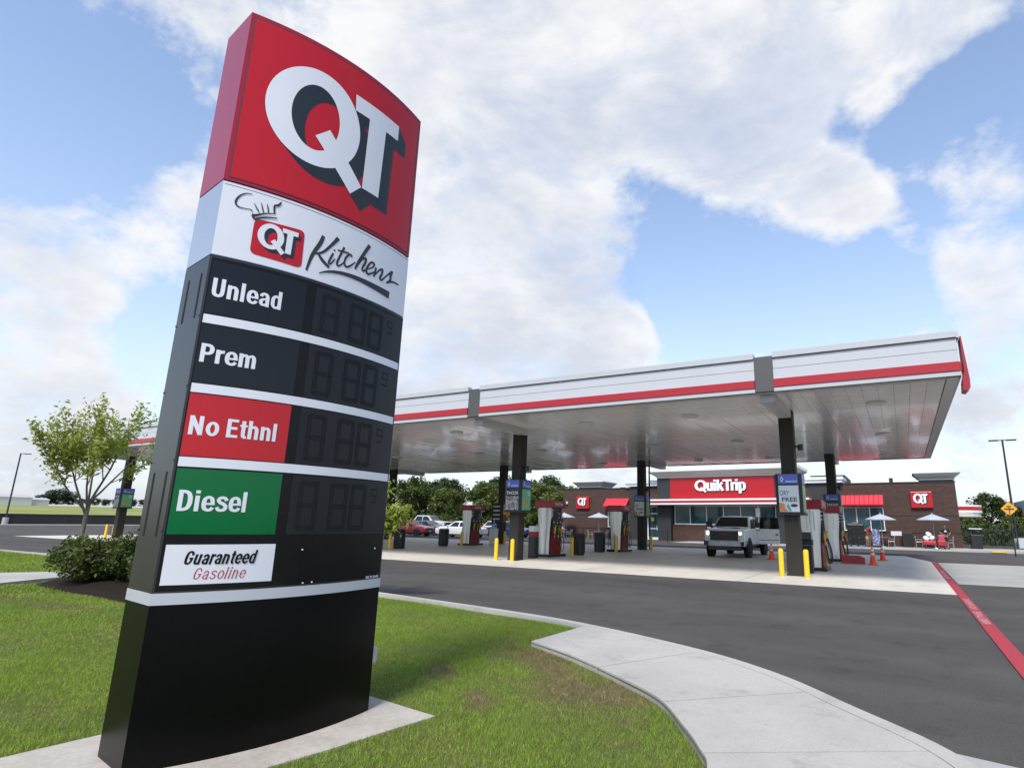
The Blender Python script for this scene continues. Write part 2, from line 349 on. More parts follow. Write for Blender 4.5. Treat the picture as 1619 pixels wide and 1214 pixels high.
GL = {
 'U': (0.62, [([(0.1, 1), (0.1, 0.65), (0.1, 0.32), (0.14, 0.14), (0.27, 0.075), (0.40, 0.14), (0.44, 0.32), (0.44, 0.65), (0.44, 1)], [_H]*3+[0.09, 0.078, 0.09]+[_H]*3, True)]),
 'n': (0.56, [_st(_H, 0, _X), _arch(0.10, 0.385)]), 'h': (0.56, [_st(_H, 0, 1), _arch(0.10, 0.385)]), 'l': (0.27, [_st(_H, 0, 1)]),
 'm': (0.83, [_st(_H, 0, _X), _arch(0.10, 0.365), _arch(0.37, 0.635)]),
 'e': (0.55, [([(0.445, 0.20), (0.38, 0.10), (0.27, 0.065), (0.14, 0.13), (0.095, 0.28), (0.095, 0.47), (0.14, 0.62), (0.26, 0.69), (0.38, 0.62), (0.42, 0.48), (0.425, 0.40)], [0.08, 0.08, 0.072, 0.085, _H, _H, 0.085, 0.072, 0.085, 0.09, 0.09], True), _bar(0.10, 0.515, 0.365, 0.055)]),
 'a': (0.54, [([(0.085, 0.52), (0.12, 0.63), (0.22, 0.685), (0.33, 0.64), (0.375, 0.52), (0.38, 0.30), (0.38, 0.0)], [0.085, 0.08, 0.072, 0.085, _H, _H, _H], True), ([(0.36, 0.41), (0.22, 0.385), (0.11, 0.31), (0.095, 0.19), (0.16, 0.085), (0.27, 0.09), (0.36, 0.18)], [0.05, 0.06, 0.08, 0.09, 0.075, 0.06, 0.05], True)]),
 'd': (0.57, [_st(0.405, 0, 1), (_bowl, _bw, True)]), 'p': (0.57, [_st(_H, -0.25, _X), ([(0.5-x, y) for x, y in _bowl], _bw, True)]),
 'P': (0.59, [_st(0.1, 0, 1), ([(0.1, 0.92), (0.28, 0.92), (0.40, 0.86), (0.44, 0.70), (0.40, 0.54), (0.28, 0.475), (0.1, 0.475)], [0.078, 0.08, 0.09, 0.1, 0.09, 0.08, 0.078], True)]),
 'r': (0.37, [_st(_H, 0, _X), ([(0.12, 0.46), (0.16, 0.59), (0.24, 0.655), (0.34, 0.66)], [0.05, 0.07, 0.085, 0.09], True)]),
 'N': (0.66, [_st(0.1, 0, 1), _st(0.47, 0, 1), ([(0.085, 0.98), (0.485, 0.02)], [0.10, 0.10], False)]), 'o': (0.57, [_oval(0.275, 0.375, 0.18, 0.313)]),
 'E': (0.54, [_st(0.1, 0, 1), _bar(0.1, 0.48, 0.92), _bar(0.1, 0.45, 0.51), _bar(0.1, 0.49, 0.08)]),
 't': (0.37, [([(0.17, 0.95), (0.17, 0.6), (0.17, 0.3), (0.185, 0.13), (0.24, 0.075), (0.33, 0.07)], [_H, _H, _H, 0.09, 0.08, 0.07], True), _bar(0.02, 0.33, 0.685, 0.065)]),
 'D': (0.63, [_st(0.1, 0, 1), ([(0.1, 0.92), (0.26, 0.92), (0.39, 0.84), (0.45, 0.66), (0.46, 0.5), (0.45, 0.34), (0.39, 0.16), (0.26, 0.08), (0.1, 0.08)], [0.078, 0.08, 0.09, 0.1, 0.1, 0.1, 0.09, 0.08, 0.078], True)]),
 'i': (0.27, [_st(_H, 0, _X), _st(_H, 0.85, 1.0)]),
 's': (0.52, [([(0.43, 0.54), (0.36, 0.65), (0.24, 0.685), (0.125, 0.63), (0.105, 0.53), (0.18, 0.44), (0.33, 0.36), (0.405, 0.25), (0.375, 0.12), (0.25, 0.065), (0.12, 0.10), (0.06, 0.22)], [0.08, 0.078, 0.072, 0.08, 0.085, 0.085, 0.085, 0.09, 0.085, 0.072, 0.078, 0.08], True)]),
 'G': (0.64, [([(0.47, 0.67), (0.42, 0.85), (0.28, 0.925), (0.14, 0.84), (0.10, 0.62), (0.10, 0.38), (0.14, 0.16), (0.28, 0.075), (0.40, 0.13), (0.46, 0.28), (0.47, 0.48)], [0.09, 0.085, 0.075, 0.09, 0.1, 0.1, 0.09, 0.075, 0.08, 0.085, 0.09], True), _bar(0.30, 0.56, 0.455, 0.07)]),
 'u': (0.56, [_st(0.385, 0, _X), ([(_H, _X), (_H, 0.45), (_H, 0.25), (0.13, 0.12), (0.22, 0.07), (0.32, 0.13), (0.37, 0.27)], [_H, _H, _H, 0.088, 0.072, 0.062, 0.045], True)]),
 'Q': (0.92, [_oval(0.44, 0.5, 0.34, 0.415, 0.105, 0.085), ([(0.44, 0.30), (0.82, -0.08)], [0.085, 0.085], False)]),
 'k': (0.53, [_st(_H, 0, 1), ([(0.13, 0.34), (0.42, 0.74)], [0.085, 0.085], False), ([(0.23, 0.46), (0.44, 0.0)], [0.1, 0.1], False)]),
 'T': (0.58, [_bar(-0.04, 0.62, 0.915, 0.085), _st(0.29, 0, 0.84)]), ' ': (0.26, []), 'g': (0.5, []),
}
def ribbon(pts, ws, smooth, n=6):
    P = catmull(pts, n) if smooth else pts; W = [w[0] for w in catmull([(w, 0) for w in ws], n)] if smooth else ws
    V, F = [], []
    for i, p in enumerate(P):
        a = np.array(P[max(i-1, 0)]); b = np.array(P[min(i+1, len(P)-1)])
        if smooth and math.dist(P[0], P[-1]) < 1e-6 and i in (0, len(P)-1): a, b = np.array(P[-2]), np.array(P[1])
        t = (b-a)/max(np.linalg.norm(b-a), 1e-9); V += [(p[0]-t[1]*W[i], p[1]+t[0]*W[i]), (p[0]+t[1]*W[i], p[1]-t[0]*W[i])]
    for i in range(len(P)-1): F.append((2*i, 2*i+1, 2*i+3, 2*i+2))
    return V, F
def glyphs(s, weight=1.0, shear=0.0, track=0.0):
    """list of ribbons (V, F) normalised to the word's own bounding box, and its aspect"""
    x = 0; out = []
    for ch in s:
        adv, st_ = GL[ch]
        for pts, ws, sm in st_:
            V, F = ribbon([(x+a, b) for a, b in pts], [w*weight for w in ws], sm); out.append(([(a+shear*b, b) for a, b in V], F))
        x += adv+track
    xs = [p[0] for V, F in out for p in V]; ys = [p[1] for V, F in out for p in V]; x0, x1, y0, y1 = min(xs), max(xs), min(ys), max(ys)
    return [([((a-x0)/(x1-x0), (b-y0)/(y1-y0)) for a, b in V], F) for V, F in out], (x1-x0)/(y1-y0)

# ================================================================== SETTING
asphalt = mat('asphalt', (0.066, 0.0600, 0.0540), 0.88, stain=(1.6, 0.53, 0.26), nz=(60, 0.40), bump=(140, 0.004), col2=(0.080, 0.073, 0.066), nz2=(0.35, 0.38, 0.66), streak=((0.06, 0.55, 1), 0.17), spec=0.2)
concrete = mat('concrete', (0.36, 0.345, 0.32), 0.85, stain=(0.8, 0.56, 0.22), nz=(35, 0.07), bump=(90, 0.0015), col2=(0.30, 0.29, 0.27), nz2=(0.5, 0.38, 0.68), spec=0.3)
pad_con = mat('pad_concrete', (0.58, 0.535, 0.46), 0.6, stain=(1.1, 0.56, 0.28), nz=(22, 0.08), col2=(0.50, 0.465, 0.40), nz2=(0.28, 0.35, 0.7), streak=((1.2, 0.12, 1), 0.08), spec=0.4)
walk_con = mat('walk_concrete', (0.405, 0.378, 0.338), 0.88, stain=(2.3, 0.56, 0.22), nz=(60, 0.10), bump=(150, 0.0012), col2=(0.325, 0.302, 0.268), nz2=(0.7, 0.42, 0.72), spec=0.25)
old_con = mat('sign_pad_concrete', (0.42, 0.38, 0.33), 0.9, nz=(25, 0.12), bump=(60, 0.002), col2=(0.33, 0.295, 0.25), nz2=(2.2, 0.4, 0.7), spec=0.2)
soil = mat('lawn_soil', (0.100, 0.095, 0.035), 0.95, nz=(40, 0.35), col2=(0.10, 0.115, 0.04), nz2=(1.2, 0.35, 0.65), spec=0.1, bump=(60, 0.01))
earth = mat('open_ground', (0.14, 0.16, 0.06), 0.95, nz=(0.05, 0.2), spec=0.1)
fieldm = mat('field_grass', (0.21, 0.225, 0.070), 0.95, nz=(0.10, 0.16), col2=(0.27, 0.27, 0.10), nz2=(0.03, 0.4, 0.65), spec=0.1, streak=((0.03, 0.4, 1), 0.12))
red_paint = mat('red_paint', (0.34, 0.035, 0.045), 0.75, nz=(45, 0.30), stain=(5, 0.60, 0.55), spec=0.25)
white_paint = mat('white_road_paint', (0.50, 0.28, 0.28), 0.7, nz=(40, 0.35))
joint = mat('joint_filler', (0.085, 0.078, 0.070), 0.95)
mulch = mat('mulch', (0.022, 0.016, 0.012), 0.95, nz=(45, 0.6), bump=(40, 0.03), spec=0.1)

def struct(name, mb, m, parent=None, **k): return mb.build(name, m, parent, kind=None if parent else 'structure', **k)
struct('ground', MB().sheet([(-3000,-3000),(3000,-3000),(3000,3000),(-3000,3000)], -0.06), earth)
struct('road', MB().sheet([(-96,-60),(60,-60),(60,74),(-96,74)], 0.0), asphalt)
# forecourt slabs (separate pours with sawn joints)
fc = struct('forecourt', MB().sheet([(-52.0,17.55),(1.00,17.55),(1.00,33.6),(-0.1,39.3),(-52.0,39.3)], 0.004), joint)
XS = [-52.0+i*5.3 for i in range(10)]+[1.0]; YS = [17.55, 22.9, 28.3, 33.6, 39.3]
for i in range(10):
    for j in range(4):
        x0, x1, y0, y1 = XS[i]+0.012, XS[i+1]-0.012, YS[j]+0.012, YS[j+1]-0.012
        if i == 9: x1 = 1.0
        poly = [(x0,y0),(x1,y0),(x1,y1),(x0,y1)] if not (i == 9 and j == 3) else [(x0,y0),(x1,y0),(-0.1,y1),(x0,y1)]
        MB().prism(poly, 0.0045, 0.012).build('slab', pad_con, fc)
ap = struct('concrete_apron', MB().sheet([(1.22,21.0),(60,23.5),(60,34.5),(1.22,33.4)], 0.004), concrete)
struct('entrance_apron', MB().sheet([(0.02,5.42),(0.55,5.30),(12,4.6),(40,3.6),(40,-8),(0.6,-8),(0.5,2)], 0.004), concrete)
# fire lane
fl = struct('fire_lane_stripe', MB().sheet([(0.965,3.0),(1.165,3.0),(1.165,33.9),(0.965,33.9)], 0.016).sheet([(1.17,33.72),(45,37.3),(45,37.42),(1.17,33.88)], 0.0165), red_paint)
lt = MB()
for s, y0, ln in (('FIRE LANE', 12.5, 1.7), ('NO PARKING', 14.6, 2.0), ('FIRE LANE', 22.8, 1.7), ('NO PARKING', 25.0, 2.0), ('FIRE LANE', 6.4, 1.7)):
    text_on(lt, s, (1.005, y0, 0.020), (0, 1, 0), (1, 0, 0), ln, 0.12, bold=0.02)
lt.f = [tuple(reversed(f)) for f in lt.f]
lt.build('lettering', white_paint, fl)

# kerb, lawn, pavement (0.12 above the road)
LZ = 0.12; GZ = 0.058      # paving level, soil level
K = catmull([(-95,9.7),(-60,9.9),(-31,10.2),(-26,10.3),(-18,9.95),(-12,9.4),(-9.24,9.02),(-6.07,8.53),(-4.3,8.13),(-2.34,7.31),(-1.25,6.58),(-0.48,5.75),(0.15,5.02),(0.42,4.3),(0.6,3.0),(0.65,1),(0.65,-3),(0.65,-12)], 6)
def offset(poly, d):
    out = []
    for i, p in enumerate(poly):
        a = np.array(poly[max(i-1, 0)]); b = np.array(poly[min(i+1, len(poly)-1)]); t = (b-a)/np.linalg.norm(b-a)
        out.append((p[0]+t[1]*d, p[1]-t[0]*d))
    return out
KI = offset(K, 0.17)
acc_len = 0; seg = []; kb = thing('kerb', '', ''); del kb['label'], kb['category']; kb['kind'] = 'structure'
cum = [0]
for i in range(len(K)-1): cum.append(cum[-1]+math.dist(K[i], K[i+1]))
i0 = 0
def kerb_piece(a, b):
    mb = MB(); n = b-a+1; top = 0.125
    vs_ = []
    for i in range(a, b+1):
        vs_ += [(K[i][0], K[i][1], -0.02), (K[i][0]*0.999+KI[i][0]*0.001, K[i][1]*0.999+KI[i][1]*0.001, top-0.02),
                (K[i][0]*0.87+KI[i][0]*0.13, K[i][1]*0.87+KI[i][1]*0.13, top), (KI[i][0], KI[i][1], top), (KI[i][0], KI[i][1], -0.02)]
    fs = []
    for i in range(n-1):
        for k in range(4): fs.append((i*5+k, i*5+k+1, (i+1)*5+k+1, (i+1)*5+k))
    fs += [(0, 1, 2, 3, 4), tuple((n-1)*5+k for k in (4, 3, 2, 1, 0))]
    mb.add(vs_, fs).build('kerb_stone', walk_con, kb)
a = 0
for i in range(1, len(K)):
    if cum[i]-cum[a] > 2.4 or i == len(K)-1: kerb_piece(a, i); a = i
struct('lawn', MB().sheet(list(reversed(KI))+[(-95, -12)], GZ), soil)
# pavement slabs
inner = catmull([(-4.16,6.54),(-3.37,6.13),(-2.47,5.51),(-1.95,5.09),(-1.57,4.56),(-1.34,4.2),(-1.19,3.88),(-1.0,3.0),(-0.9,1.5),(-0.9,-2),(-0.9,-8)], 8)
def cut(poly, f): return poly
pv = struct('pavement', MB().sheet([inner[0]]+[(-4.12,7.94)]+[p for p in KI if p[0] > -4.0 and p[1] < 7.9]+list(reversed(inner)), LZ-0.012), joint)
_kf = catmull(KI, 8)
outer = [(-4.12,7.94)]+[p for p in _kf if p[0] > -4.09 and p[1] < 7.935]
inner = catmull(inner, 4)
def near(poly, q): return min(range(len(poly)), key=lambda i: math.dist(poly[i], q))
def insert(poly, q):
    i = near(poly, q); return i
cuts = [((-4.16,6.54),(-4.12,7.94)), ((-2.87,5.80),(-2.27,7.03)), ((-1.9,5.02),(-0.95,5.95)), ((-1.29,4.1),(-0.1,4.86)), ((-0.98,2.9),(0.42,3.2)), ((-0.9,1.2),(0.47,1.3)), ((-0.9,-1.0),(0.48,-1.0)), ((-0.9,-8),(0.48,-8))]
ci = [(insert(inner, c[0]), insert(outer, c[1])) for c in cuts]
for (a0, b0), (a1, b1) in zip(ci[:-1], ci[1:]):
    A = inner[a0:a1+1]; Bp = outer[b0:b1+1]
    if len(A) < 2 or len(Bp) < 2: continue
    poly = A+list(reversed(Bp)); c = np.mean(poly, axis=0)
    poly = [tuple(np.array(p)+(c-np.array(p))/max(np.linalg.norm(c-np.array(p)), 1e-6)*0.010) for p in poly]
    MB().prism(poly, 0.02, LZ+0.004).build('pavement_slab', walk_con, pv)
pa = struct('footpath', MB().prism([(-23,0.5),(-16.1,0.5),(-16.4,5.4),(-16.85,6.28),(-17.2,7.15),(-18.6,7.4),(-19.2,6.4)], 0.0, LZ+0.006), walk_con)
bed_poly = catmull([(-16.75,6.35),(-15.7,5.9),(-13.5,5.8),(-11,5.7),(-10,6.5),(-11,8.0),(-14.5,8.5),(-16.9,7.5)], 5, True)
bed = MB()
for i, p in enumerate(bed_poly):
    q = bed_poly[(i+1) % len(bed_poly)]; c = (-13.8, 6.9)
    for r0, r1, z0, z1 in ((1.0, 0.86, GZ-0.01, LZ+0.03), (0.86, 0.5, LZ+0.03, LZ+0.10), (0.5, 0.0, LZ+0.10, LZ+0.11)):
        P = lambda t, r, z: (c[0]+(t[0]-c[0])*r, c[1]+(t[1]-c[1])*r, z)
        bed.add([P(p,r0,z0), P(q,r0,z0), P(q,r1,z1), P(p,r1,z1)], [(0,1,2,3)])
struct('mulch_bed', bed, mulch)
struct('sign_pad', MB().prism([(-5.12,1.2),(-3.75,1.3),(-3.54,2.64),(-3.46,3.05),(-3.40,3.52),(-3.34,3.91),(-4.08,4.01),(-4.85,4.1)], 0.0, 0.068), old_con)
# low kerb strip and pavement by the far wall, hill field beyond
struct('far_pavement', MB().box(-96.2,-92.5,-60,120,-0.05,0.10), walk_con)
fg = MB(); nx, ny = 14, 24
for i in range(nx+1):
    for j in range(ny+1):
        t = i/nx; x = -97.2-t**1.4*900; y = -200+j*40.0
        fg.v.append((x, y, 0.35+5.6*min(1, t*1.9)**0.9+0.25*math.sin(j*1.3)*t))
for i in range(nx):
    for j in range(ny): a = i*(ny+1)+j; fg.f.append((a, a+1, a+ny+2, a+ny+1))
struct('field', fg, fieldm, smooth=True)

# ================================================================== PRICE SIGN
FL = np.array([-4.155, 2.13]); FR = np.array([-3.885, 3.74]); SL = np.linalg.norm(FR-FL)
SE = (FR-FL)/SL; SN = np.array([SE[1], -SE[0]]); BULGE = 0.16; SD = 0.44
def face(u, z, off=0.0):
    t = u/SL; p = FL+SE*u+SN*(BULGE*4*t*(1-t)+off); return (p[0], p[1], z)
def back(u, z, off=0.0):
    t = u/SL; p = FL+SE*u-SN*(SD+BULGE*4*t*(1-t)+off); return (p[0], p[1], z)
def lens(z0, z1, grow=0.0, n=18):
    us = [-grow+(SL+2*grow)*i/n for i in range(n+1)]
    ring = lambda z: [face(min(max(u, 0), SL), z, grow)[:2] if 0 <= u <= SL else tuple((FL+SE*u+SN*grow)) for u in us]+[back(min(max(u, 0), SL), z, grow)[:2] if 0 <= u <= SL else tuple(FL+SE*u-SN*(SD+grow)) for u in reversed(us)]
    return MB().prism(list(reversed(ring(z0))), z0, z1)
def curved(V, F, off, step=0.055):
    """2D (u,z) triangles wrapped on to the curved face"""
    bm = bmesh.new(); vv = [bm.verts.new((x, y, 0)) for x, y in V]
    for f in F:
        try: bm.faces.new([vv[i] for i in f])
        except ValueError: pass
    us = [p[0] for p in V]; u = math.ceil(min(us)/step)*step
    while u < max(us):
        bmesh.ops.bisect_plane(bm, geom=bm.verts[:]+bm.edges[:]+bm.faces[:], plane_co=(u, 0, 0), plane_no=(1, 0, 0)); u += step
    bm.verts.index_update(); mb = MB()
    o = off if callable(off) else (lambda a, b: off)
    mb.add([face(v.co.x, v.co.y, o(v.co.x, v.co.y)) for v in bm.verts], [[v.index for v in f.verts] for f in bm.faces])
    bm.free()
    # consistent facing outwards
    out = []
    for f in mb.f:
        a, b, c = (Vector(mb.v[i]) for i in f[:3])
        out.append(f if (b-a).cross(c-a).dot(Vector((SN[0], SN[1], 0))) >= 0 else tuple(reversed(f)))
    mb.f = out; return mb
def rect(u0, u1, z0, z1): return [(u0, z0), (u1, z0), (u1, z1), (u0, z1)], [(0, 1, 2, 3)]
def word(s, u0, u1, z0, z1, off, bold=1.0, shear=0.0, space=0.0):
    mb = MB()
    for i, (V, F) in enumerate(glyphs(s, bold, shear, space)[0]):
        c = curved([(u0+x*(u1-u0), z0+y*(z1-z0)) for x, y in V], F, off+0.00012*i, 0.12); mb.add(c.v, c.f)
    return mb
s_red = mat('sign_red', (0.29, 0.011, 0.026), 0.15, spec=0.35, nz=(1.5, 0.03))
s_redp = mat('sign_red_panel', (0.43, 0.009, 0.016), 0.10, spec=0.30, bump=(0.9, 0.004))
s_white = mat('sign_white', (0.64, 0.64, 0.665), 0.2, spec=0.5, nz=(2, 0.02), bump=(0.8, 0.003), streak=((3, 3, 0.4), 0.02))
s_grey = mat('sign_silver', (0.50, 0.51, 0.54), 0.35, metal=0.25)
s_black = mat('sign_black', (0.005, 0.005, 0.005), 0.24, spec=0.2, nz=(6, 0.3))
s_base = mat('sign_base_black', (0.0022, 0.0022, 0.0022), 0.30, spec=0.14, nz=(30, 0.3), bump=(0.7, 0.006))
s_side = mat('sign_dark_metal', (0.028, 0.028, 0.026), 0.34, metal=0.3, nz=(3, 0.08))
s_glass = mat('sign_dark_panel', (0.006, 0.007, 0.009), 0.07, spec=0.30, bump=(0.8, 0.006))
s_led = mat('led_panel', (0.013, 0.014, 0.016), 0.30, spec=0.22)
s_dot = mat('led_dot', (0.0104, 0.0100, 0.0102), 0.7, spec=0.1)
s_green = mat('sign_green', (0.002, 0.115, 0.033), 0.10, spec=0.22)
s_logo_sh = mat('logo_shadow', (0.012, 0.016, 0.016), 0.14, spec=0.5)
s_script = mat('script_grey', (0.034, 0.036, 0.040), 0.3, spec=0.2)
s_line = mat('seam_dark', (0.006, 0.006, 0.006), 0.6)
s_slot = mat('slot_dark', (0.002, 0.002, 0.002), 0.9)
ZT = 5.435
sign = thing('price_sign', 'tall curved fuel price sign, red top over white and black panels, on the lawn', 'sign', (0, 0, 0))
cab_r = lens(3.960, ZT).build('red_cabinet', s_red, sign, auto=30)
lens(3.955-0.008, 3.960, -0.012).build('seam', s_line, sign)
cab_w = lens(3.362, 3.947).build('white_cabinet', mat('sign_brushed', (0.55, 0.56, 0.58), 0.22, metal=0.75), sign, auto=30)
lens(3.354, 3.362, -0.012).build('seam', s_line, sign)
cab_b = lens(1.070, 3.354).build('price_cabinet', s_side, sign, auto=30)
lens(1.000, 1.070, 0.004).build('silver_band', s_grey, sign, auto=30)
lens(0.062, 1.000).build('plinth', s_base, sign, auto=30)
# red face: dark reveal line, panel, logo
def frame_lines(u0, u1, z0, z1, w, off, name, m, par):
    mb = MB()
    for r in (rect(u0, u1, z1-w, z1), rect(u0, u1, z0, z0+w), rect(u0, u0+w, z0+w, z1-w), rect(u1-w, u1, z0+w, z1-w)):
        c = curved(*r, off); mb.add(c.v, c.f)
    return mb.build(name, m, par)
frame_lines(0.028, SL-0.028, 3.985, ZT-0.035, 0.007, 0.0025, 'reveal', s_line, cab_r)
curved(*rect(0.035, SL-0.035, 3.992, ZT-0.042), 0.003).build('face_panel', s_redp, cab_r, smooth=True)
def ell(cx, cz, rx, rz, n=64): return [(cx+rx*math.cos(2*math.pi*i/n), cz+rz*math.sin(2*math.pi*i/n)) for i in range(n)]
def qt_shapes():
    Q = fill2d([ell(0.545, 4.745, 0.378, 0.432), list(reversed(ell(0.5415, 4.740, 0.1905, 0.293)))])
    bar = fill2d([[(0.548, 4.576), (0.890, 4.210), (0.987, 4.321), (0.657, 4.685)]])
    T = fill2d([[(0.842, 5.150), (0.855, 4.998), (0.998, 5.000), (0.994, 4.318), (1.169, 4.314), (1.182, 4.990), (1.329, 4.993), (1.329, 5.145)]])
    return [Q, bar, T]
QT = qt_shapes(); QU0, QZ0, QW = 0.166, 4.105, 1.274       # design box (with shadow)
def qt_map(u, z, sc): return lambda p, dx=0, dz=0: (u+(p[0]-QU0+dx)*sc, z+(p[1]-QZ0+dz)*sc)
def qt_on_sign(u, z, sc, off, par):
    f = qt_map(u, z, sc); sh_ = MB(); lo = MB(); n = 9
    for k in range(n):
        t = (n-k)/n
        for i, (V, F) in enumerate(QT):
            c = curved([f(p, 0.112*t, -0.106*t) for p in V], F, off+0.0003*k+0.00008*i); sh_.add(c.v, c.f)
    for i, (V, F) in enumerate(QT):
        c = curved([f(p) for p in V], F, off+0.0036+0.0004*i); lo.add(c.v, c.f)
    sh_.build('logo_shadow', s_logo_sh, par); lo.build('logo_letters', s_white, par)
qt_on_sign(QU0, QZ0, 1.0, 0.0045, cab_r)
# white face with chef's hat, small logo and script
curved(*rect(0.004, SL-0.004, 3.366, 3.942), 0.002).build('face_panel', s_white, cab_w, smooth=True)
curved(*rect(0.012, SL-0.012, 3.922, 3.926), 0.0028).build('reveal', s_line, cab_w)
def rrect(pts, r, n=5):
    out = []; N = len(pts)
    for i in range(N):
        p = np.array(pts[i]); a = np.array(pts[i-1]); b = np.array(pts[(i+1) % N])
        a = p+(a-p)/np.linalg.norm(a-p)*r; b = p+(b-p)/np.linalg.norm(b-p)*r
        for k in range(n+1):
            t = k/n; out.append(tuple((1-t)**2*a+2*t*(1-t)*p+t*t*b))
    return out
curved(*fill2d([rrect([(0.222,3.432),(0.578,3.420),(0.570,3.733),(0.222,3.712)], 0.045)]), 0.004).build('logo_plate', s_redp, cab_w)
qt_on_sign(0.252, 3.452, 0.2345, 0.0052, cab_w)
_ZP = [  # strokes of the hat and the script word: points and half widths, in face metres
]
def zpt(a, b):     # design sheet -> face metres
    return a, b
def stroke(pts, ws, n=6):
    P = catmull(pts, n); W = catmull([(w, 0) for w in ws], n) if len(ws) == len(pts) else [(ws[0], 0)]*len(P)
    V, F = [], []
    for i, p in enumerate(P):
        a = np.array(P[max(i-1, 0)]); b = np.array(P[min(i+1, len(P)-1)]); t = (b-a)/max(np.linalg.norm(b-a), 1e-9); w = W[i][0]
        V += [(p[0]-t[1]*w, p[1]+t[0]*w), (p[0]+t[1]*w, p[1]-t[0]*w)]
    for i in range(len(P)-1): F.append((2*i, 2*i+1, 2*i+3, 2*i+2))
    return V, F
SCRIPT = [
 ([(0.715,3.75),(0.697,3.68),(0.646,3.557),(0.616,3.419)],[0.0132,0.0166,0.0139,0.0077]),
 ([(0.839,3.781),(0.789,3.699),(0.722,3.61),(0.64,3.567)],[0.0168,0.0123,0.01,0.0059]),
 ([(0.688,3.59),(0.73,3.544),(0.791,3.504)],[0.0079,0.0134,0.0117]),
 ([(0.811,3.637),(0.789,3.573),(0.781,3.54),(0.8,3.541),(0.831,3.595)],[0.0089,0.0093,0.0078,0.0072,0.0052]),
 ([(0.811,3.667),(0.825,3.661)],[0.0076,0.0084]),
 ([(0.9,3.724),(0.868,3.629),(0.851,3.566),(0.862,3.546),(0.888,3.564),(0.918,3.608)],[0.0099,0.0094,0.0094,0.008,0.0073,0.0052]),
 ([(0.844,3.678),(0.893,3.682),(0.947,3.69)],[0.0057,0.0083,0.0066]),
 ([(0.98,3.672),(0.955,3.682),(0.925,3.644),(0.914,3.593),(0.934,3.565),(0.969,3.585),(1.013,3.635)],[0.0099,0.0091,0.0094,0.0089,0.0094,0.0083,0.0053]),
 ([(1.138,3.843),(1.087,3.74),(1.042,3.647),(1.019,3.576)],[0.0161,0.015,0.0122,0.0087]),
 ([(1.026,3.593),(1.073,3.681),(1.11,3.711),(1.112,3.676),(1.087,3.607),(1.105,3.593),(1.135,3.628)],[0.0065,0.0077,0.0111,0.0111,0.0098,0.0092,0.0055]),
 ([(1.138,3.623),(1.186,3.656),(1.207,3.697),(1.173,3.7),(1.142,3.652),(1.13,3.606),(1.155,3.584),(1.213,3.626)],[0.0058,0.007,0.0096,0.0096,0.01,0.0104,0.0102,0.0069]),
 ([(1.23,3.676),(1.223,3.633),(1.213,3.584)],[0.0097,0.0094,0.0096]),
 ([(1.217,3.596),(1.269,3.667),(1.302,3.687),(1.301,3.648),(1.283,3.599),(1.306,3.591),(1.341,3.632)],[0.0058,0.0087,0.011,0.0108,0.0108,0.0097,0.0061]),
 ([(1.337,3.628),(1.419,3.716),(1.407,3.671),(1.407,3.629),(1.365,3.587)],[0.0064,0.0105,0.0123,0.0118,0.0089]),
 ([(1.362,3.588),(1.437,3.626),(1.519,3.632)],[0.0089,0.0092,0.0068]),
 ([(0.716,3.428),(0.76,3.455),(0.835,3.482),(0.936,3.499),(1.069,3.504),(1.216,3.498),(1.41,3.488)],[0.0039,0.0078,0.0123,0.0156,0.0196,0.0253,0.0324]),
 ([(0.184,3.896),(0.146,3.889),(0.111,3.858),(0.092,3.813),(0.097,3.781),(0.122,3.766),(0.165,3.769),(0.19,3.771),(0.199,3.757)],[0.0025,0.0042,0.0057,0.0065,0.0058,0.0041,0.0032,0.0033,0.0033]),
 ([(0.204,3.829),(0.221,3.8),(0.242,3.769)],[0.0017,0.0042,0.0042]),
 ([(0.246,3.851),(0.258,3.814),(0.27,3.776)],[0.0016,0.0041,0.0042]),
 ([(0.286,3.853),(0.294,3.823),(0.301,3.787)],[0.0017,0.0043,0.0042]),
 ([(0.377,3.905),(0.36,3.871),(0.335,3.854),(0.341,3.794)],[0.0042,0.0088,0.0071,0.0053]),
 ([(0.2,3.731),(0.227,3.739),(0.282,3.772),(0.347,3.795)],[0.01,0.009,0.0053,0.0035]),
 ([(0.204,3.731),(0.217,3.707)],[0.0082,0.0083]),
 ([(0.219,3.702),(0.286,3.741),(0.364,3.763)],[0.0075,0.0067,0.0043]),
]

for nm, i0, i1 in (('script_lettering', 0, 15), ('underline_swoosh', 15, 16), ('chef_hat', 16, len(SCRIPT))):
    sc_mb = MB()
    for i in range(i0, i1):
        c = curved(*stroke(*SCRIPT[i]), 0.0045+0.00012*i, 0.3); sc_mb.add(c.v, c.f)
    sc_mb.build(nm, s_script, cab_w, kind='stuff' if nm != 'underline_swoosh' else None)
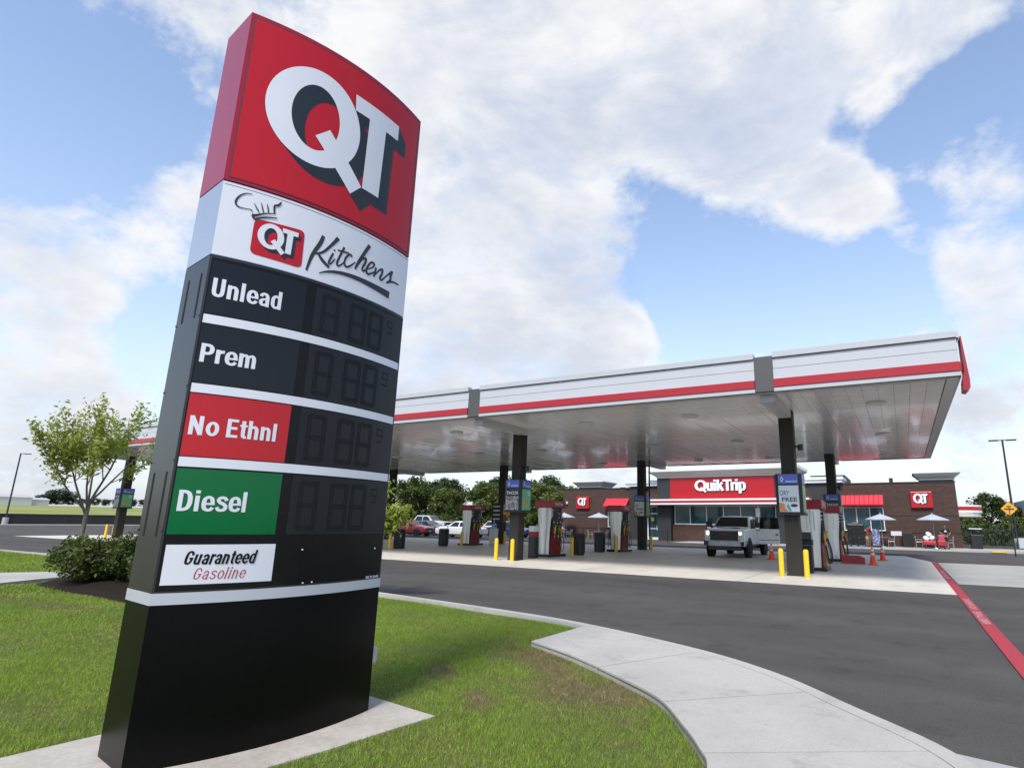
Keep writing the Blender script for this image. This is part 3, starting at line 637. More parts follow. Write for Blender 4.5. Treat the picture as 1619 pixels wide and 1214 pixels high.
# price rows
curved(*rect(0.012, SL-0.012, 1.082, 3.342), 0.002).build('face_panel', s_black, cab_b, smooth=True)
rows = [('Unlead', 3.315, 2.925, None, (0.040, 0.472, 3.050, 3.190), s_glass), ('Prem', 2.845, 2.430, None, (0.036, 0.363, 2.574, 2.706), s_glass),
        ('No Ethnl', 2.352, 1.932, s_redp, (0.040, 0.558, 2.072, 2.204), s_redp), ('Diesel', 1.850, 1.430, s_green, (0.050, 0.430, 1.576, 1.711), s_green)]
SEG = {0: ((0,1),(1,1)), 1: ((1,1),(1,0.5)), 2: ((1,0.5),(1,0)), 3: ((0,0),(1,0)), 4: ((0,0.5),(0,0)), 5: ((0,1),(0,0.5)), 6: ((0,0.5),(1,0.5))}
def led(u0, u1, z0, z1, segs, rows_=3, d=0.0052, pitch=0.0135):
    q = []
    for s in segs:
        (ax, az), (bx, bz) = SEG[s]; a = np.array([u0+ax*(u1-u0), z0+az*(z1-z0)]); b = np.array([u0+bx*(u1-u0), z0+bz*(z1-z0)])
        n = max(2, int(np.linalg.norm(b-a)/pitch)); t = (b-a)/np.linalg.norm(b-a); nn = np.array([-t[1], t[0]])
        for i in range(n+1):
            for k in range(rows_): q.append(a+(b-a)*i/n+nn*(k-(rows_-1)/2)*pitch)
    return q
for (s, z1, z0, m, tb, pm) in rows:
    curved(*rect(0.020, 0.640, z0, z1), 0.004).build('grade_panel', pm, cab_b, smooth=True).__setitem__('label', s+' panel')
    curved(*rect(0.712, SL-0.022, z0, z1), 0.004).build('display_panel', s_led, cab_b, smooth=True)
    word(s, tb[0], tb[1], tb[2], tb[3], 0.0055, bold=0.90).build('lettering', s_white, cab_b)
    dots = []
    for a, b in ((0.785, 0.905), (1.035, 1.165), (1.225, 1.350)): dots += led(a, b, z0+0.045, z1-0.055, range(7))
    dots += led(1.425, 1.485, z1-0.17, z1-0.065, (0, 1, 2, 3, 5, 6), 1, pitch=0.012)
    mb = MB(); d = 0.0062
    for p in dots:
        mb.add([face(p[0]-d, p[1], 0.0047), face(p[0], p[1]-d, 0.0047), face(p[0]+d, p[1], 0.0047), face(p[0], p[1]+d, 0.0047)], [(0, 1, 2, 3)])
    mb.build('led_digits', s_dot, cab_b, kind='stuff')
for z0, z1 in ((2.852, 2.915), (2.360, 2.422), (1.862, 1.925)):
    curved(*rect(0.018, SL-0.022, z0, z1), 0.007).build('divider_bar', s_white, cab_b, smooth=True)
curved(*rect(0.030, 0.655, 1.118, 1.365), 0.0045).build('slogan_panel', s_white, cab_b, smooth=True)
word('Guaranteed', 0.134, 0.545, 1.240, 1.327, 0.006, bold=0.9, shear=0.22).build('lettering', s_black, cab_b)
word('Gasoline', 0.195, 0.487, 1.146, 1.222, 0.006, bold=0.42, shear=0.22).build('lettering', s_redp, cab_b)
curved(*rect(0.85, 1.52, 1.110, 1.318), 0.0045).build('display_panel', s_black, cab_b, smooth=True)
(lambda V, F: curved([(1.452+x*(SL-1.482), 1.078+y*0.020) for x, y in V], F, 0.0045, 0.2))(*text2d('SKYLINE', 0.03)[:2]).build('lettering', s_white, cab_b)
# screws, side slots, outlet box
for u, z in ((0.848, 1.322), (1.528, 1.312), (0.88, 1.090), (0.95, 1.092)):
    p = Vector(face(u, z, 0.004)); MB().cyl(p, p+Vector((SN[0], SN[1], 0))*0.004, 0.006, n=8).build('screw', s_white, cab_b)
SP = lambda a, z, o: tuple(np.append(FL-SN*a-SE*o, z))
for zc, h in ((3.07, 0.34), (1.62, 0.42)):
    for a in (0.10, 0.33):
        w = 0.013; pts = [(a-w, zc-h/2), (a+w, zc-h/2), (a+w, zc+h/2), (a-w, zc+h/2)]; rr = rrect(pts, 0.012, 3)
        mb = MB(); n = len(rr); mb.add([SP(x, z, 0.002) for x, z in rr]+[SP(x, z, -0.01) for x, z in rr], [tuple(range(n))]+[(i, (i+1) % n, n+(i+1) % n, n+i) for i in range(n)])
        mb.build('side_slot', s_slot, sign)
for zc in (2.9, 2.4, 1.9, 1.45):
    for a in (0.008, 0.43):
        mb = MB().cyl(SP(a, zc, 0), SP(a, zc, 0.006), 0.006, n=8); mb.build('screw', s_side, sign)
bx_ = MB().bbox(0, 0.055, -0.05, 0.05, 0, 0.13, 0.008)
RB = Matrix.Translation((*(FR-SN*0.08), 0.40)) @ Matrix(((SE[0], SN[0], 0, 0), (SE[1], SN[1], 0, 0), (0, 0, 1, 0), (0, 0, 0, 1)))
grey_box = mat('grey_plastic', (0.42, 0.43, 0.44), 0.4)
bx_.xf(RB).build('outlet_box', grey_box, sign)
MB().bbox(0.055, 0.064, -0.04, 0.04, 0.012, 0.118, 0.003).xf(RB).build('outlet_cover', s_grey, sign)

# ================================================================== CANOPY
c_white = mat('fascia_white', (0.47, 0.475, 0.49), 0.35, spec=0.45, nz=(0.8, 0.02))
c_cap = mat('cap_white', (0.44, 0.44, 0.445), 0.4)
c_red = mat('fascia_red', (0.36, 0.012, 0.018), 0.3, spec=0.5)
c_grey = mat('column_grey', (0.034, 0.030, 0.025), 0.6, spec=0.2, nz=(4, 0.06))
c_pil = mat('pilaster_grey', (0.075, 0.072, 0.068), 0.5)
c_gap = mat('gap_dark', (0.02, 0.02, 0.02), 0.8)
c_alu = mat('aluminium', (0.52, 0.52, 0.52), 0.35, metal=0.8)
c_steel = mat('brushed_steel', (0.62, 0.61, 0.58), 0.33, metal=0.75, streak=((9, 9, 0.15), 0.16))
soffit_m = mat('soffit_metal', (0.93, 0.91, 0.88), 0.15, metal=0.10, spec=1.0, nz=(1.5, 0.04), bump=(2.2, 0.022), coat=0.5)
lamp_m = mat('lamp_lens', (0.55, 0.56, 0.56), 0.3)
cam_m = mat('black_plastic', (0.008, 0.008, 0.008), 0.4)
yellow = mat('bollard_yellow', (0.78, 0.47, 0.012), 0.42, nz=(8, 0.08))
CX = [-3.2, -13.85, -24.5, -35.15, -45.8]; CY = (20.75, 34.3)
X0, X1, Y0, Y1 = -48.3, 1.62, 17.25, 37.95
ZB = 5.33
can = thing('station_canopy', 'long flat fuel station canopy, white fascia with red stripe on dark columns', 'canopy', (0, 0, 0))
# fascia bays between grey pilasters
edges = [X1]
for x in CX: edges += [x+0.27, x-0.27]
edges += [X0]
bays = [(edges[2*i+1], edges[2*i]) for i in range(len(edges)//2)]
def fascia_run(a, b, P, par):
    """a..b along the run; P(t, d, z) maps run, outward distance, height"""
    def bar(name, z0, z1, d0, d1, m, e0=0.0):
        mb = MB(); vs_ = [P(t, d, z) for z in (z0, z1) for t, d in ((a-e0, d0), (b+e0, d0), (b+e0, d1), (a-e0, d1))]
        mb.add(vs_, [(0,3,2,1),(4,5,6,7),(0,1,5,4),(1,2,6,5),(2,3,7,6),(3,0,4,7)]).build(name, m, par)
    bar('fascia_backing', 5.37, 6.33, -0.12, -0.02, c_gap)
    bar('coping', 6.335, 6.50, -0.18, 0.06, c_cap)
    bar('upper_panel', 6.015, 6.315, -0.02, 0.0, c_white)
    bar('lower_panel', 5.700, 6.003, -0.02, 0.0, c_white)
    bar('red_stripe', 5.455, 5.690, -0.02, 0.045, c_red)
    bar('bottom_trim', 5.330, 5.445, -0.02, 0.02, c_cap)
for a, b in bays:
    fascia_run(a, b, lambda t, d, z: (t, Y0-d, z), can)
    fascia_run(a, b, lambda t, d, z: (t, Y1+d, z), can)
fascia_run(Y0+0.02, Y1-0.02, lambda t, d, z: (X1+d, t, z), can)
fascia_run(Y0+0.02, Y1-0.02, lambda t, d, z: (X0-d, t, z), can)
for x in CX:
    for y, s in ((Y0, -1), (Y1, 1)):
        MB().box(x-0.262, x+0.262, y, y-s*0.35, 5.35, 6.40).build('pilaster', c_pil, can)
        MB().box(x-0.2, x+0.2, y-s*0.36, (CY[0] if s < 0 else CY[1]), 5.10, ZB+0.02).build('beam', c_cap, can)
    for y in CY:
        x = -14.05 if abs(x+13.85) < 0.01 else x
        c_ = MB().bbox(x-0.225, x+0.225, y-0.225, y+0.225, 0.0, 5.42, 0.02).build('column', c_grey, can)
        MB().box(x-0.24, x+0.24, y-0.24, y+0.24, 0.012, 0.06).build('base_plate', c_grey, c_)
MB().box(X0+0.15, X1-0.15, Y0+0.15, Y1-0.15, 5.62, 6.30).build('roof_deck', c_cap, can)
# soffit planks: two lengths meeting at a joint
JY = 25.7; PW = 0.405; npl = int((X1-X0-0.5)/PW)
me_a = MB().add([(0,0,0),(PW-0.008,0,0),(PW-0.008,JY-Y0-0.42,0),(0,JY-Y0-0.42,0),(0,0,0.03),(PW-0.008,0,0.03),(PW-0.008,JY-Y0-0.42,0.03),(0,JY-Y0-0.42,0.03)],
                [(0,3,2,1),(4,5,6,7),(0,1,5,4),(1,2,6,5),(2,3,7,6),(3,0,4,7)]).mesh('soffit_plank', soffit_m)
me_b = MB().box(0, PW-0.008, 0, Y1-JY-0.42, 0, 0.03).mesh('soffit_plank', soffit_m)
for i in range(npl):
    x = X1-0.30-(i+1)*PW
    for me, y in ((me_a, Y0+0.40), (me_b, JY+0.02)):
        o = obj('soffit_plank', me, can); o.location = (x, y, ZB+0.02+rnd.uniform(0, 0.003)); o.rotation_euler = (rnd.gauss(0, 0.0006), rnd.gauss(0, 0.004), 0)
MB().box(X0+0.1, X1-0.1, Y0+0.1, Y1-0.1, ZB+0.075, ZB+0.10).build('soffit_backing', c_gap, can)
MB().box(X1-0.29, X1-0.03, Y0+0.14, Y1-0.14, ZB-0.01, ZB+0.05).build('edge_gutter', c_alu, can)
MB().box(X0+0.03, X0+0.29, Y0+0.14, Y1-0.14, ZB-0.01, ZB+0.05).build('edge_gutter', c_alu, can)
MB().box(X0+0.3, X1-0.3, Y0+0.12, Y0+0.385, ZB-0.005, ZB+0.05).build('edge_gutter', c_cap, can)
# red end fin at the near corner
fin = MB().add([(X1+0.07,Y0-0.06,6.34),(X1+0.10,Y0-0.06,6.34),(X1+0.17,Y0-0.06,5.20),(X1+0.16,Y0-0.06,5.00),(X1+0.09,Y0-0.06,4.93),(X1+0.0,Y0-0.06,4.95),(X1+0.02,Y0-0.06,5.22),(X1+0.072,Y0-0.06,5.42)]
    +[(X1+0.07,Y0+0.5,6.34),(X1+0.10,Y0+0.5,6.34),(X1+0.17,Y0+0.5,5.20),(X1+0.16,Y0+0.5,5.00),(X1+0.09,Y0+0.5,4.93),(X1+0.0,Y0+0.5,4.95),(X1+0.02,Y0+0.5,5.22),(X1+0.072,Y0+0.5,5.42)],
    [tuple(range(7,-1,-1)), tuple(range(8,16))]+[(i,(i+1)%8,8+(i+1)%8,8+i) for i in range(8)])
fin.build('end_fin', mat('fin_red', (0.30, 0.014, 0.020), 0.35), can)
# flat LED lights under the deck
lm = MB().lathe([(0.27, 0.03), (0.30, 0.0), (0.27, -0.035), (0.21, -0.05)], n=16).mesh('deck_light', lamp_m)
for k in range(5):
    for dx in (-3.1, 1.9+0.0) if k else (2.2,):
        pass
for xx in [-0.4, -6.4, -10.6, -17.1, -21.3, -27.8, -31.9, -38.4, -42.6]:
    for yy in (20.2, 27.3, 35.0):
        o = obj('deck_light', lm, can); o.location = (xx, yy, ZB+0.0)
# security cameras on columns
for x, y, z in ((-3.2, 20.75, 4.15), (-14.05, 20.75, 3.75), (-14.05, 34.3, 3.6), (-24.5, 34.3, 3.6), (-3.2, 34.3, 3.6), (-45.8, 20.75, 3.9)):
    t = MB().box(x+0.22, x+0.40, y-0.05, y+0.05, z-0.03, z+0.03).cyl((x+0.40, y, z-0.14), (x+0.40, y, z+0.06), 0.085, n=12)
    t.build('security_camera', cam_m, can)
# downpipe behind columns
for x in CX[:2]:
    MB().cyl((x+0.20, 34.56, 0.02), (x+0.20, 34.56, 5.4), 0.05, n=8).build('downpipe', c_grey, can)

# ------------------------------------------------------------------ pumps
p_red = mat('pump_red', (0.27, 0.008, 0.012), 0.3, spec=0.5)
p_hdr = mat('pump_header_red', (0.24, 0.010, 0.016), 0.35)
p_blk = mat('pump_black', (0.012, 0.012, 0.012), 0.35)
p_wht = mat('decal_white', (0.62, 0.62, 0.62), 0.5)
p_scr = mat('pump_screen', (0.05, 0.06, 0.06), 0.12)
p_noz = mat('nozzle_yellow', (0.75, 0.38, 0.01), 0.4)
p_gn = mat('nozzle_green', (0.16, 0.24, 0.03), 0.4)
p_hose = mat('hose_rubber', (0.010, 0.010, 0.010), 0.5)
p_chr = mat('chrome', (0.6, 0.6, 0.6), 0.15, metal=1.0)
def curve3(pts, n=6): return catmull(pts, n)
def make_pump():
    t = thing('fuel_pump', '', 'fuel pump', (0, 0, 0), group='fuel pumps under the canopy')
    MB().bbox(-0.46, 0.46, -0.72, 0.72, 0.012, 0.13, 0.02).build('plinth', p_blk, t)
    MB().box(-0.30, 0.30, -0.50, 0.50, 0.13, 2.16).build('cabinet', p_blk, t)
    for s in (-1, 1):   # bowed steel end panels
        mb = MB(); n = 9; st = [(0.13, 0.27), (0.6, 0.275), (1.1, 0.295), (1.5, 0.33), (1.8, 0.345), (2.17, 0.345)]
        for z, w in st:
            for i in range(n):
                a = -1+2*i/(n-1); mb.v.append((w*a, s*(0.505+0.10*(1-a*a)+0.012), z))
        for j in range(len(st)-1):
            for i in range(n-1):
                q = (j*n+i, j*n+i+1, (j+1)*n+i+1, (j+1)*n+i); mb.f.append(q if s < 0 else q[::-1])
        base = len(mb.v)
        ep = mb.build('end_panel', c_steel, t, smooth=True)
        for xx in (-0.13, 0.13):
            MB().box(xx-0.018, xx+0.018, s*0.607, s*0.613, 1.42, 2.10).build('groove', c_alu, ep)
    for s in (-1, 1):
        MB().bbox(s*0.30, s*0.335, -0.44, 0.44, 0.15, 0.98, 0.006).build('door', p_red, t)
        MB().bbox(s*0.30, s*0.37, -0.44, 0.44, 1.00, 1.62, 0.01).build('nozzle_panel', p_blk, t)
        h_ = MB().box(s*0.302, s*0.33, -0.16, 0.16, 1.72, 2.02).build('screen', p_scr, t)
        for yy, zz in ((-0.30, 1.86), (0.30, 1.92), (-0.30, 2.04), (0.30, 1.74)):
            MB().box(s*0.301, s*0.312, yy-0.06, yy+0.06, zz-0.04, zz+0.04).build('decal', p_wht, t)
        for yy, zz in ((-0.3, 1.53), (0.02, 1.50), (0.3, 1.54), (-0.1, 1.38), (0.22, 1.37)):
            MB().box(s*0.368, s*0.375, yy-0.04, yy+0.04, zz-0.03, zz+0.03).build('decal', p_wht, t)
        for yy, m in ((-0.24, p_noz), (0.10, p_gn), (0.34, p_noz)):
            nz_ = MB().bbox(s*0.36, s*0.45, yy-0.045, yy+0.045, 1.02, 1.30, 0.02)
            nz_.cyl((s*0.41, yy, 1.30), (s*0.47, yy, 1.40), 0.03, 0.02, n=8).build('nozzle', m, t)
            MB().cyl((s*0.41, yy, 1.02), (s*0.39, yy, 0.86), 0.018, n=8).build('spout', p_chr, t)
            MB().tube(curve3([(s*0.45, yy, 1.15), (s*0.56, yy-0.02, 0.75), (s*0.58, yy-0.05, 0.38), (s*0.52, yy-0.1, 0.26), (s*0.46, yy-0.16, 0.42), (s*0.40, yy-0.18, 1.0), (s*0.36, yy-0.14, 2.05)]), 0.016, n=6).build('hose', p_hose, t, smooth=True)
    for s in (-1, 1):
        for yy in (-0.47, 0.47):
            mb = MB()
            for zz in (1.78, 1.92, 2.06): mb.box(s*0.335, s*0.40, yy-0.02, yy+0.02, zz, zz+0.05)
            mb.box(s*0.335, s*0.35, yy-0.02, yy+0.02, 1.7, 2.15)
            mb.build('hose_hanger', p_wht, t, kind='stuff')
    hd = MB().bbox(-0.44, 0.44, -0.70, 0.70, 2.17, 2.50, 0.03).build('header', p_hdr, t)
    for s in (-1, 1):
        lt_ = MB(); text_on(lt_, 'QuikTrip', (s*0.4425, -s*0.34, 2.26), (0, s, 0), (0, 0, 1), 0.68, 0.17, bold=0.02); lt_.build('lettering', p_wht, hd)
    return t
pump = make_pump()
PUMPS = [((-14.40, 24.0), 'fuel pump with steel end panel just behind the second near canopy column'),
         ((-14.05, 31.0), 'fuel pump with a black bin before it, in front of the store entrance'),
         ((-3.0, 24.0), 'fuel pump close behind the rightmost near canopy column'),
         ((-3.0, 31.0), 'fuel pump furthest right, in front of the far right canopy column'),
         ((-24.5, 31.0), 'fuel pump furthest left in view, by the yellow arrow sign'),
         ((-25.3, 22.7), 'fuel pump mostly hidden behind the price sign'),
         ((-45.6, 24.3), 'fuel pump at the left end of the canopy, behind the young tree')]
for i, ((x, y), lb) in enumerate(PUMPS):
    if i == 0: pump.location = (x, y, 0); pump['label'] = lb
    else: dup(pump, (x, y, 0), 0, lb)
# ------------------------------------------------------------------ advert drums on columns
ad_blue = mat('ad_blue', (0.085, 0.13, 0.46), 0.35); ad_blue2 = mat('ad_blue_light', (0.33, 0.42, 0.75), 0.35)
ad_white = mat('ad_white', (0.60, 0.64, 0.66), 0.3); ad_green = mat('ad_green', (0.09, 0.40, 0.20), 0.3)
ad_or = mat('ad_orange', (0.62, 0.14, 0.04), 0.4, col2=(0.45, 0.25, 0.10), nz2=(9, 0.4, 0.6)); ad_pic = mat('ad_picture', (0.35, 0.36, 0.37), 0.3, col2=(0.10, 0.08, 0.08), nz2=(14, 0.42, 0.58))
ad_txt = mat('ad_text', (0.03, 0.03, 0.035), 0.5); ad_teal = mat('ad_teal', (0.10, 0.33, 0.33), 0.4)
DS = 0.72
def octo(hw, c): return [(-hw+c, -hw), (hw-c, -hw), (hw, -hw+c), (hw, hw-c), (hw-c, hw), (-hw+c, hw), (-hw, hw-c), (-hw, -hw+c)]
def make_drum(kind):
    t = thing('advert_drum', '', 'advert board', group='advert boards round the canopy columns')
    MB().prism(octo(0.56, 0.12), 1.93, 3.22).build('housing', cam_m, t)
    MB().prism(octo(0.60, 0.13), 1.90, 1.97).build('bottom_tray', cam_m, t)
    for k in range(4):
        Rm = Matrix.Rotation(k*math.pi/2, 4, 'Z'); F = lambda x0, x1, z0, z1, d: MB().box(x0, x1, -0.562-d, -0.555, z0, z1).xf(Rm)
        hd = F(-0.42, 0.42, 2.90, 3.20, 0.004).build('header_panel', ad_blue, t)
        F(-0.10, 0.38, 2.94, 3.0, 0.007).build('strip', ad_blue2, hd)
        MB().add([(-0.34, -0.572, 3.04), (-0.26, -0.572, 2.94), (-0.18, -0.572, 3.04), (-0.26, -0.572, 3.14)], [(0, 1, 2, 3)]).xf(Rm).build('emblem', ad_white, hd)
        MB().lathe([(0.035, 0), (0.036, 0.002)], n=10).xf(Rm @ Matrix.Translation((-0.26, -0.574, 3.04)) @ Matrix.Rotation(math.pi/2, 4, 'X')).build('emblem_centre', ad_blue, hd)
        green = (k == 1)
        ps = F(-0.42, 0.42, 2.00, 2.84, 0.004).build('poster', ad_green if green else ad_white if kind == 0 else ad_pic, t)
        lt_ = MB()
        if green:
            mb = MB()
            for z, w in ((2.20, 0.30), (2.28, 0.26)): mb.add([(w*math.cos(a)*1.0-0.05, -0.570-0.0005*(z > 2.25), z+0.06*math.sin(a)+(0.08 if z > 2.25 else 0)) for a in [2*math.pi*i/14 for i in range(14)]], [tuple(range(14))])
            mb.xf(Rm).build('picture', ad_or, ps)
            lt_.box(0.10, 0.34, -0.571, -0.567, 2.70, 2.75).box(0.16, 0.34, -0.571, -0.567, 2.60, 2.65); lt_.xf(Rm).build('print_lines', ad_white, ps, kind='stuff')
        elif kind == 0:
            text_on(lt_, 'ORY', (-0.38, -0.570, 2.52), (1, 0, 0), (0, 0, 1), 0.40, 0.16); text_on(lt_, 'FREE', (-0.30, -0.570, 2.32), (1, 0, 0), (0, 0, 1), 0.64, 0.14, 0.02)
            lt_.xf(Rm).build('lettering', ad_txt, ps)
            MB().add([(-0.415, -0.570, 2.01), (-0.05, -0.570, 2.01), (-0.18, -0.570, 2.13), (-0.2, -0.570, 2.27), (-0.415, -0.570, 2.28)], [(0, 1, 2, 3, 4)]).xf(Rm).build('picture', ad_or, ps)
            MB().add([(-0.02, -0.570, 2.02), (0.10, -0.570, 2.02), (-0.03, -0.570, 2.24), (-0.14, -0.570, 2.20)], [(0, 1, 2, 3)]).xf(Rm).build('picture', ad_teal, ps)
            MB().add([(0.30*math.cos(a)*0.5+0.2, -0.570, 2.20+0.05*math.sin(a)) for a in [2*math.pi*i/14 for i in range(14)]], [tuple(range(14))]).xf(Rm).build('picture', ad_txt, ps)
        else:
            F(-0.42, 0.42, 2.56, 2.835, 0.006).build('picture', cam_m, ps)
            text_on(lt_, 'TACOS', (-0.40, -0.574, 2.62), (1, 0, 0), (0, 0, 1), 0.78, 0.13, 0.03); lt_.xf(Rm).build('lettering', ad_white, ps)
    MB().cyl((0.15, -0.3, 3.22), (0.15, -0.3, 3.40), 0.035, n=8).build('bracket', cam_m, t)
    return t
d0 = make_drum(0); d1 = make_drum(1)
for d_ in (d0, d1): d_.scale = (0.74, 0.74, 1.0)
d0.location = (-3.2, 20.75, 0); d0['label'] = 'advert board reading FREE round the rightmost near column'
d1.location = (-14.05, 20.75, 0); d1['label'] = 'advert board reading TACOS round the second near column'
dup(d0, (-14.05, 34.3, 0), 0, 'advert board on the far column in front of the store entrance')
dup(d1, (-3.2, 34.3, 0), 0, 'advert board on the far right column by the red window awning')
dup(d1, (-45.8, 20.75, 0), 0, 'advert board on the column behind the young tree')
# far column board with price list and arrow sign
t = thing('column_notice', 'dark column board with an orange arrow panel beside the far left pump', 'sign', (-24.5, 34.3, 0))
MB().bbox(-0.62, 0.30, -0.36, -0.26, 1.35, 2.75, 0.01).build('price_board', s_led, t)
for i in range(4):
    MB().box(-0.50, 0.05, -0.364, -0.361, 2.48-0.28*i, 2.56-0.28*i).build('price_line', s_grey, t)
ar = MB().add([(0.34, -0.34, 1.95), (0.62, -0.34, 1.95), (0.62, -0.34, 1.75), (1.05, -0.34, 2.2), (0.62, -0.34, 2.65), (0.34, -0.34, 2.65)]+[(0.34, -0.30, 1.95), (0.62, -0.30, 1.95), (0.62, -0.30, 1.75), (1.05, -0.30, 2.2), (0.62, -0.30, 2.65), (0.34, -0.30, 2.65)],
    [tuple(range(6)), tuple(range(11, 5, -1))]+[(i, 6+i, 6+(i+1) % 6, (i+1) % 6) for i in range(6)]).build('arrow_panel', mat('arrow_orange', (0.80, 0.33, 0.02), 0.4), t)
MB().box(0.35, 0.62, -0.346, -0.342, 2.2, 2.6).build('poster', mat('poster_pink', (0.5, 0.25, 0.3), 0.5), ar)
MB().box(0.34, 0.60, -0.346, -0.342, 1.45, 1.93).build('poster', mat('poster_brown', (0.20, 0.06, 0.04), 0.5), ar)
# ------------------------------------------------------------------ bollards
def make_bollard():
    t = thing('bollard', '', 'bollard', group='yellow bollards on the pump islands')
    MB().lathe([(0.080, 0.012), (0.080, 0.80), (0.072, 0.83), (0.045, 0.855), (0.0, 0.862)], n=16).build('post', yellow, t, auto=40)
    MB().lathe([(0.11, 0.0), (0.11, 0.016), (0.085, 0.018)], n=16).build('collar', pad_con, t)
    return t
bol = make_bollard()
BOL = [((-3.52, 20.12), 'yellow bollard left of the rightmost near column'), ((-2.75, 19.95), 'yellow bollard right of the rightmost near column'),
       ((-14.6, 20.15), 'yellow bollard left of the column with the TACOS board'), ((-13.75, 20.05), 'yellow bollard in front of the column with the TACOS board'),
       ((-13.75, 24.95), 'yellow bollard before the black bin right of the second column'), ((-13.85, 30.1), 'yellow bollard before the steel pump facing the entrance'),
       ((-13.35, 34.0), 'yellow bollard right of the far column by the entrance'), ((-2.72, 24.9), 'yellow bollard behind the rightmost pump hoses'),
       ((-2.75, 32.0), 'yellow bollard behind the pump furthest right'), ((-24.35, 29.9), 'yellow bollard before the pump furthest left'),
       ((-23.9, 33.9), 'yellow bollard right of the column with the orange arrow'), ((-23.62, 23.2), 'yellow bollard at the right edge of the price sign'),
       ((-46.5, 20.4), 'left one of two yellow bollards behind the young tree'), ((-46.0, 20.6), 'right one of two yellow bollards behind the young tree')]
for i, ((x, y), lb) in enumerate(BOL):
    if i == 0: bol.location = (x, y, 0); bol['label'] = lb
    else: dup(bol, (x, y, 0), rnd.uniform(0, 6), lb)
# ------------------------------------------------------------------ bins on the islands
bin_m = mat('bin_black', (0.010, 0.011, 0.010), 0.45, nz=(12, 0.2))
def make_bin():
    t = thing('litter_bin', '', 'bin', group='black litter bins on the pump islands')
    MB().lathe([(0.26, 0.012), (0.29, 0.05), (0.30, 0.86), (0.33, 0.88), (0.33, 0.93), (0.29, 0.94)], n=8).build('body', bin_m, t)
    for k in range(8):
        a = math.pi/8+k*math.pi/4; MB().box(-0.09, 0.09, -0.292, -0.284, 0.10, 0.82).xf(Matrix.Rotation(a+math.pi/8, 4, 'Z')).build('panel', bin_m, t)
    MB().lathe([(0.30, 0.93), (0.30, 1.0), (0.24, 1.03)], n=8).build('lid', bin_m, t)
    return t
bn = make_bin()
BINS = [((-13.95, 26.0), 'black litter bin right of the pump by the second near column'), ((-14.6, 29.6), 'black litter bin in front of the pump facing the entrance'),
        ((-24.6, 28.5), 'black litter bin in front of the pump furthest left'), ((-23.85, 24.1), 'black litter bin at the right edge of the price sign')]
for i, ((x, y), lb) in enumerate(BINS):
    if i == 0: bn.location = (x, y, 0); bn['label'] = lb
    else: dup(bn, (x, y, 0), rnd.uniform(0, 0.4), lb)
tag(MB().bbox(-24.55, -24.1, 33.0, 33.4, 0.012, 1.05, 0.02).cyl((-24.33, 33.2, 1.05), (-24.33, 33.2, 1.6), 0.03).build('air_unit', p_wht), 'pale grey service cabinet beside the far left column', 'cabinet')
# window-wash stands on islands
for (x, y), lb in (((-14.2, 22.3), 'black squeegee stand behind the second near column'), ((-3.0, 22.2), 'black squeegee stand behind the rightmost near column')):
    t = thing('squeegee_stand', lb, 'wash stand', (x, y, 0), group='squeegee stands')
    MB().bbox(-0.17, 0.17, -0.16, 0.16, 0.012, 0.92, 0.02).build('cabinet', p_blk, t)
    MB().bbox(-0.20, 0.20, -0.12, 0.12, 0.93, 1.12, 0.03).build('bucket', p_red if x < -5 else p_blk, t)
    MB().cyl((0.05, 0, 1.05), (0.16, 0.0, 1.45), 0.015, n=6).build('handle', p_wht, t)
    MB().box(-0.12, 0.12, -0.165, -0.161, 1.12, 1.35).box(-0.15, 0.15, -0.16, 0.16, 1.12, 1.36).build('towel_box', p_wht if x < -5 else p_scr, t)

# ================================================================== STORE
brick = brick_mat('brick_brown', (0.080, 0.040, 0.030), (0.055, 0.030, 0.024), (0.10, 0.08, 0.07))
st_dark = mat('store_dark_panel', (0.020, 0.021, 0.022), 0.6, nz=(2, 0.1)); st_white = mat('store_cornice', (0.66, 0.66, 0.65), 0.5)
st_cream = mat('store_soffit', (0.50, 0.48, 0.44), 0.6); st_red = mat('store_red', (0.38, 0.008, 0.012), 0.35, nz=(0.7, 0.04))
st_frame = mat('window_frame', (0.62, 0.63, 0.64), 0.4); awn = mat('awning_red', (0.58, 0.045, 0.060), 0.4, spec=0.4)
glass = mat('store_glass', (0.026, 0.060, 0.068), 0.04, spec=0.4, nz=(0.9, 0.5))
inside = mat('store_inside', (0.03, 0.03, 0.03), 0.8)
SYF = 56.0
store = thing('convenience_store', 'brown brick convenience store with a red QuikTrip sign behind the pumps', 'store', (-14, SYF, 0.10)); store.rotation_euler = (0, -0.0075, 0)
S = lambda mb: mb.xf(Matrix.Translation((14, -SYF, 0)))
def sp(name, mb, m, par=None, **k): return S(mb).build(name, m, par or store, **k)
BX = lambda *a: MB().box(*a)
sp('wall', BX(-32, -24.24, SYF, SYF+18, -0.3, 4.98), brick)
sp('wall', BX(-4.55, 3.9, SYF, SYF+18, -0.3, 4.98), brick)
sp('wall', BX(-24.24, -4.55, SYF+0.05, SYF+18, 3.0, 5.1), st_dark)
for z in (0.98, 2.32):
    for a, b in ((-32.0, -24.24), (-4.55, 3.9)): sp('brick_course', BX(a+0.01, b-0.01, SYF-0.025, SYF-0.002, z, z+0.09), st_dark)
for a, b in ((-32.05, -24.25), (-4.54, 3.95)): sp('parapet_cap', BX(a, b, SYF-0.05, SYF+18.05, 4.981, 5.06), st_dark)
sp('pilaster', BX(-24.23, -22.56, SYF-0.10, SYF+0.04, -0.3, 5.08), st_dark)
sp('wall_panel', BX(-22.55, -21.0, SYF-0.06, SYF+0.04, 3.3, 5.15), brick)
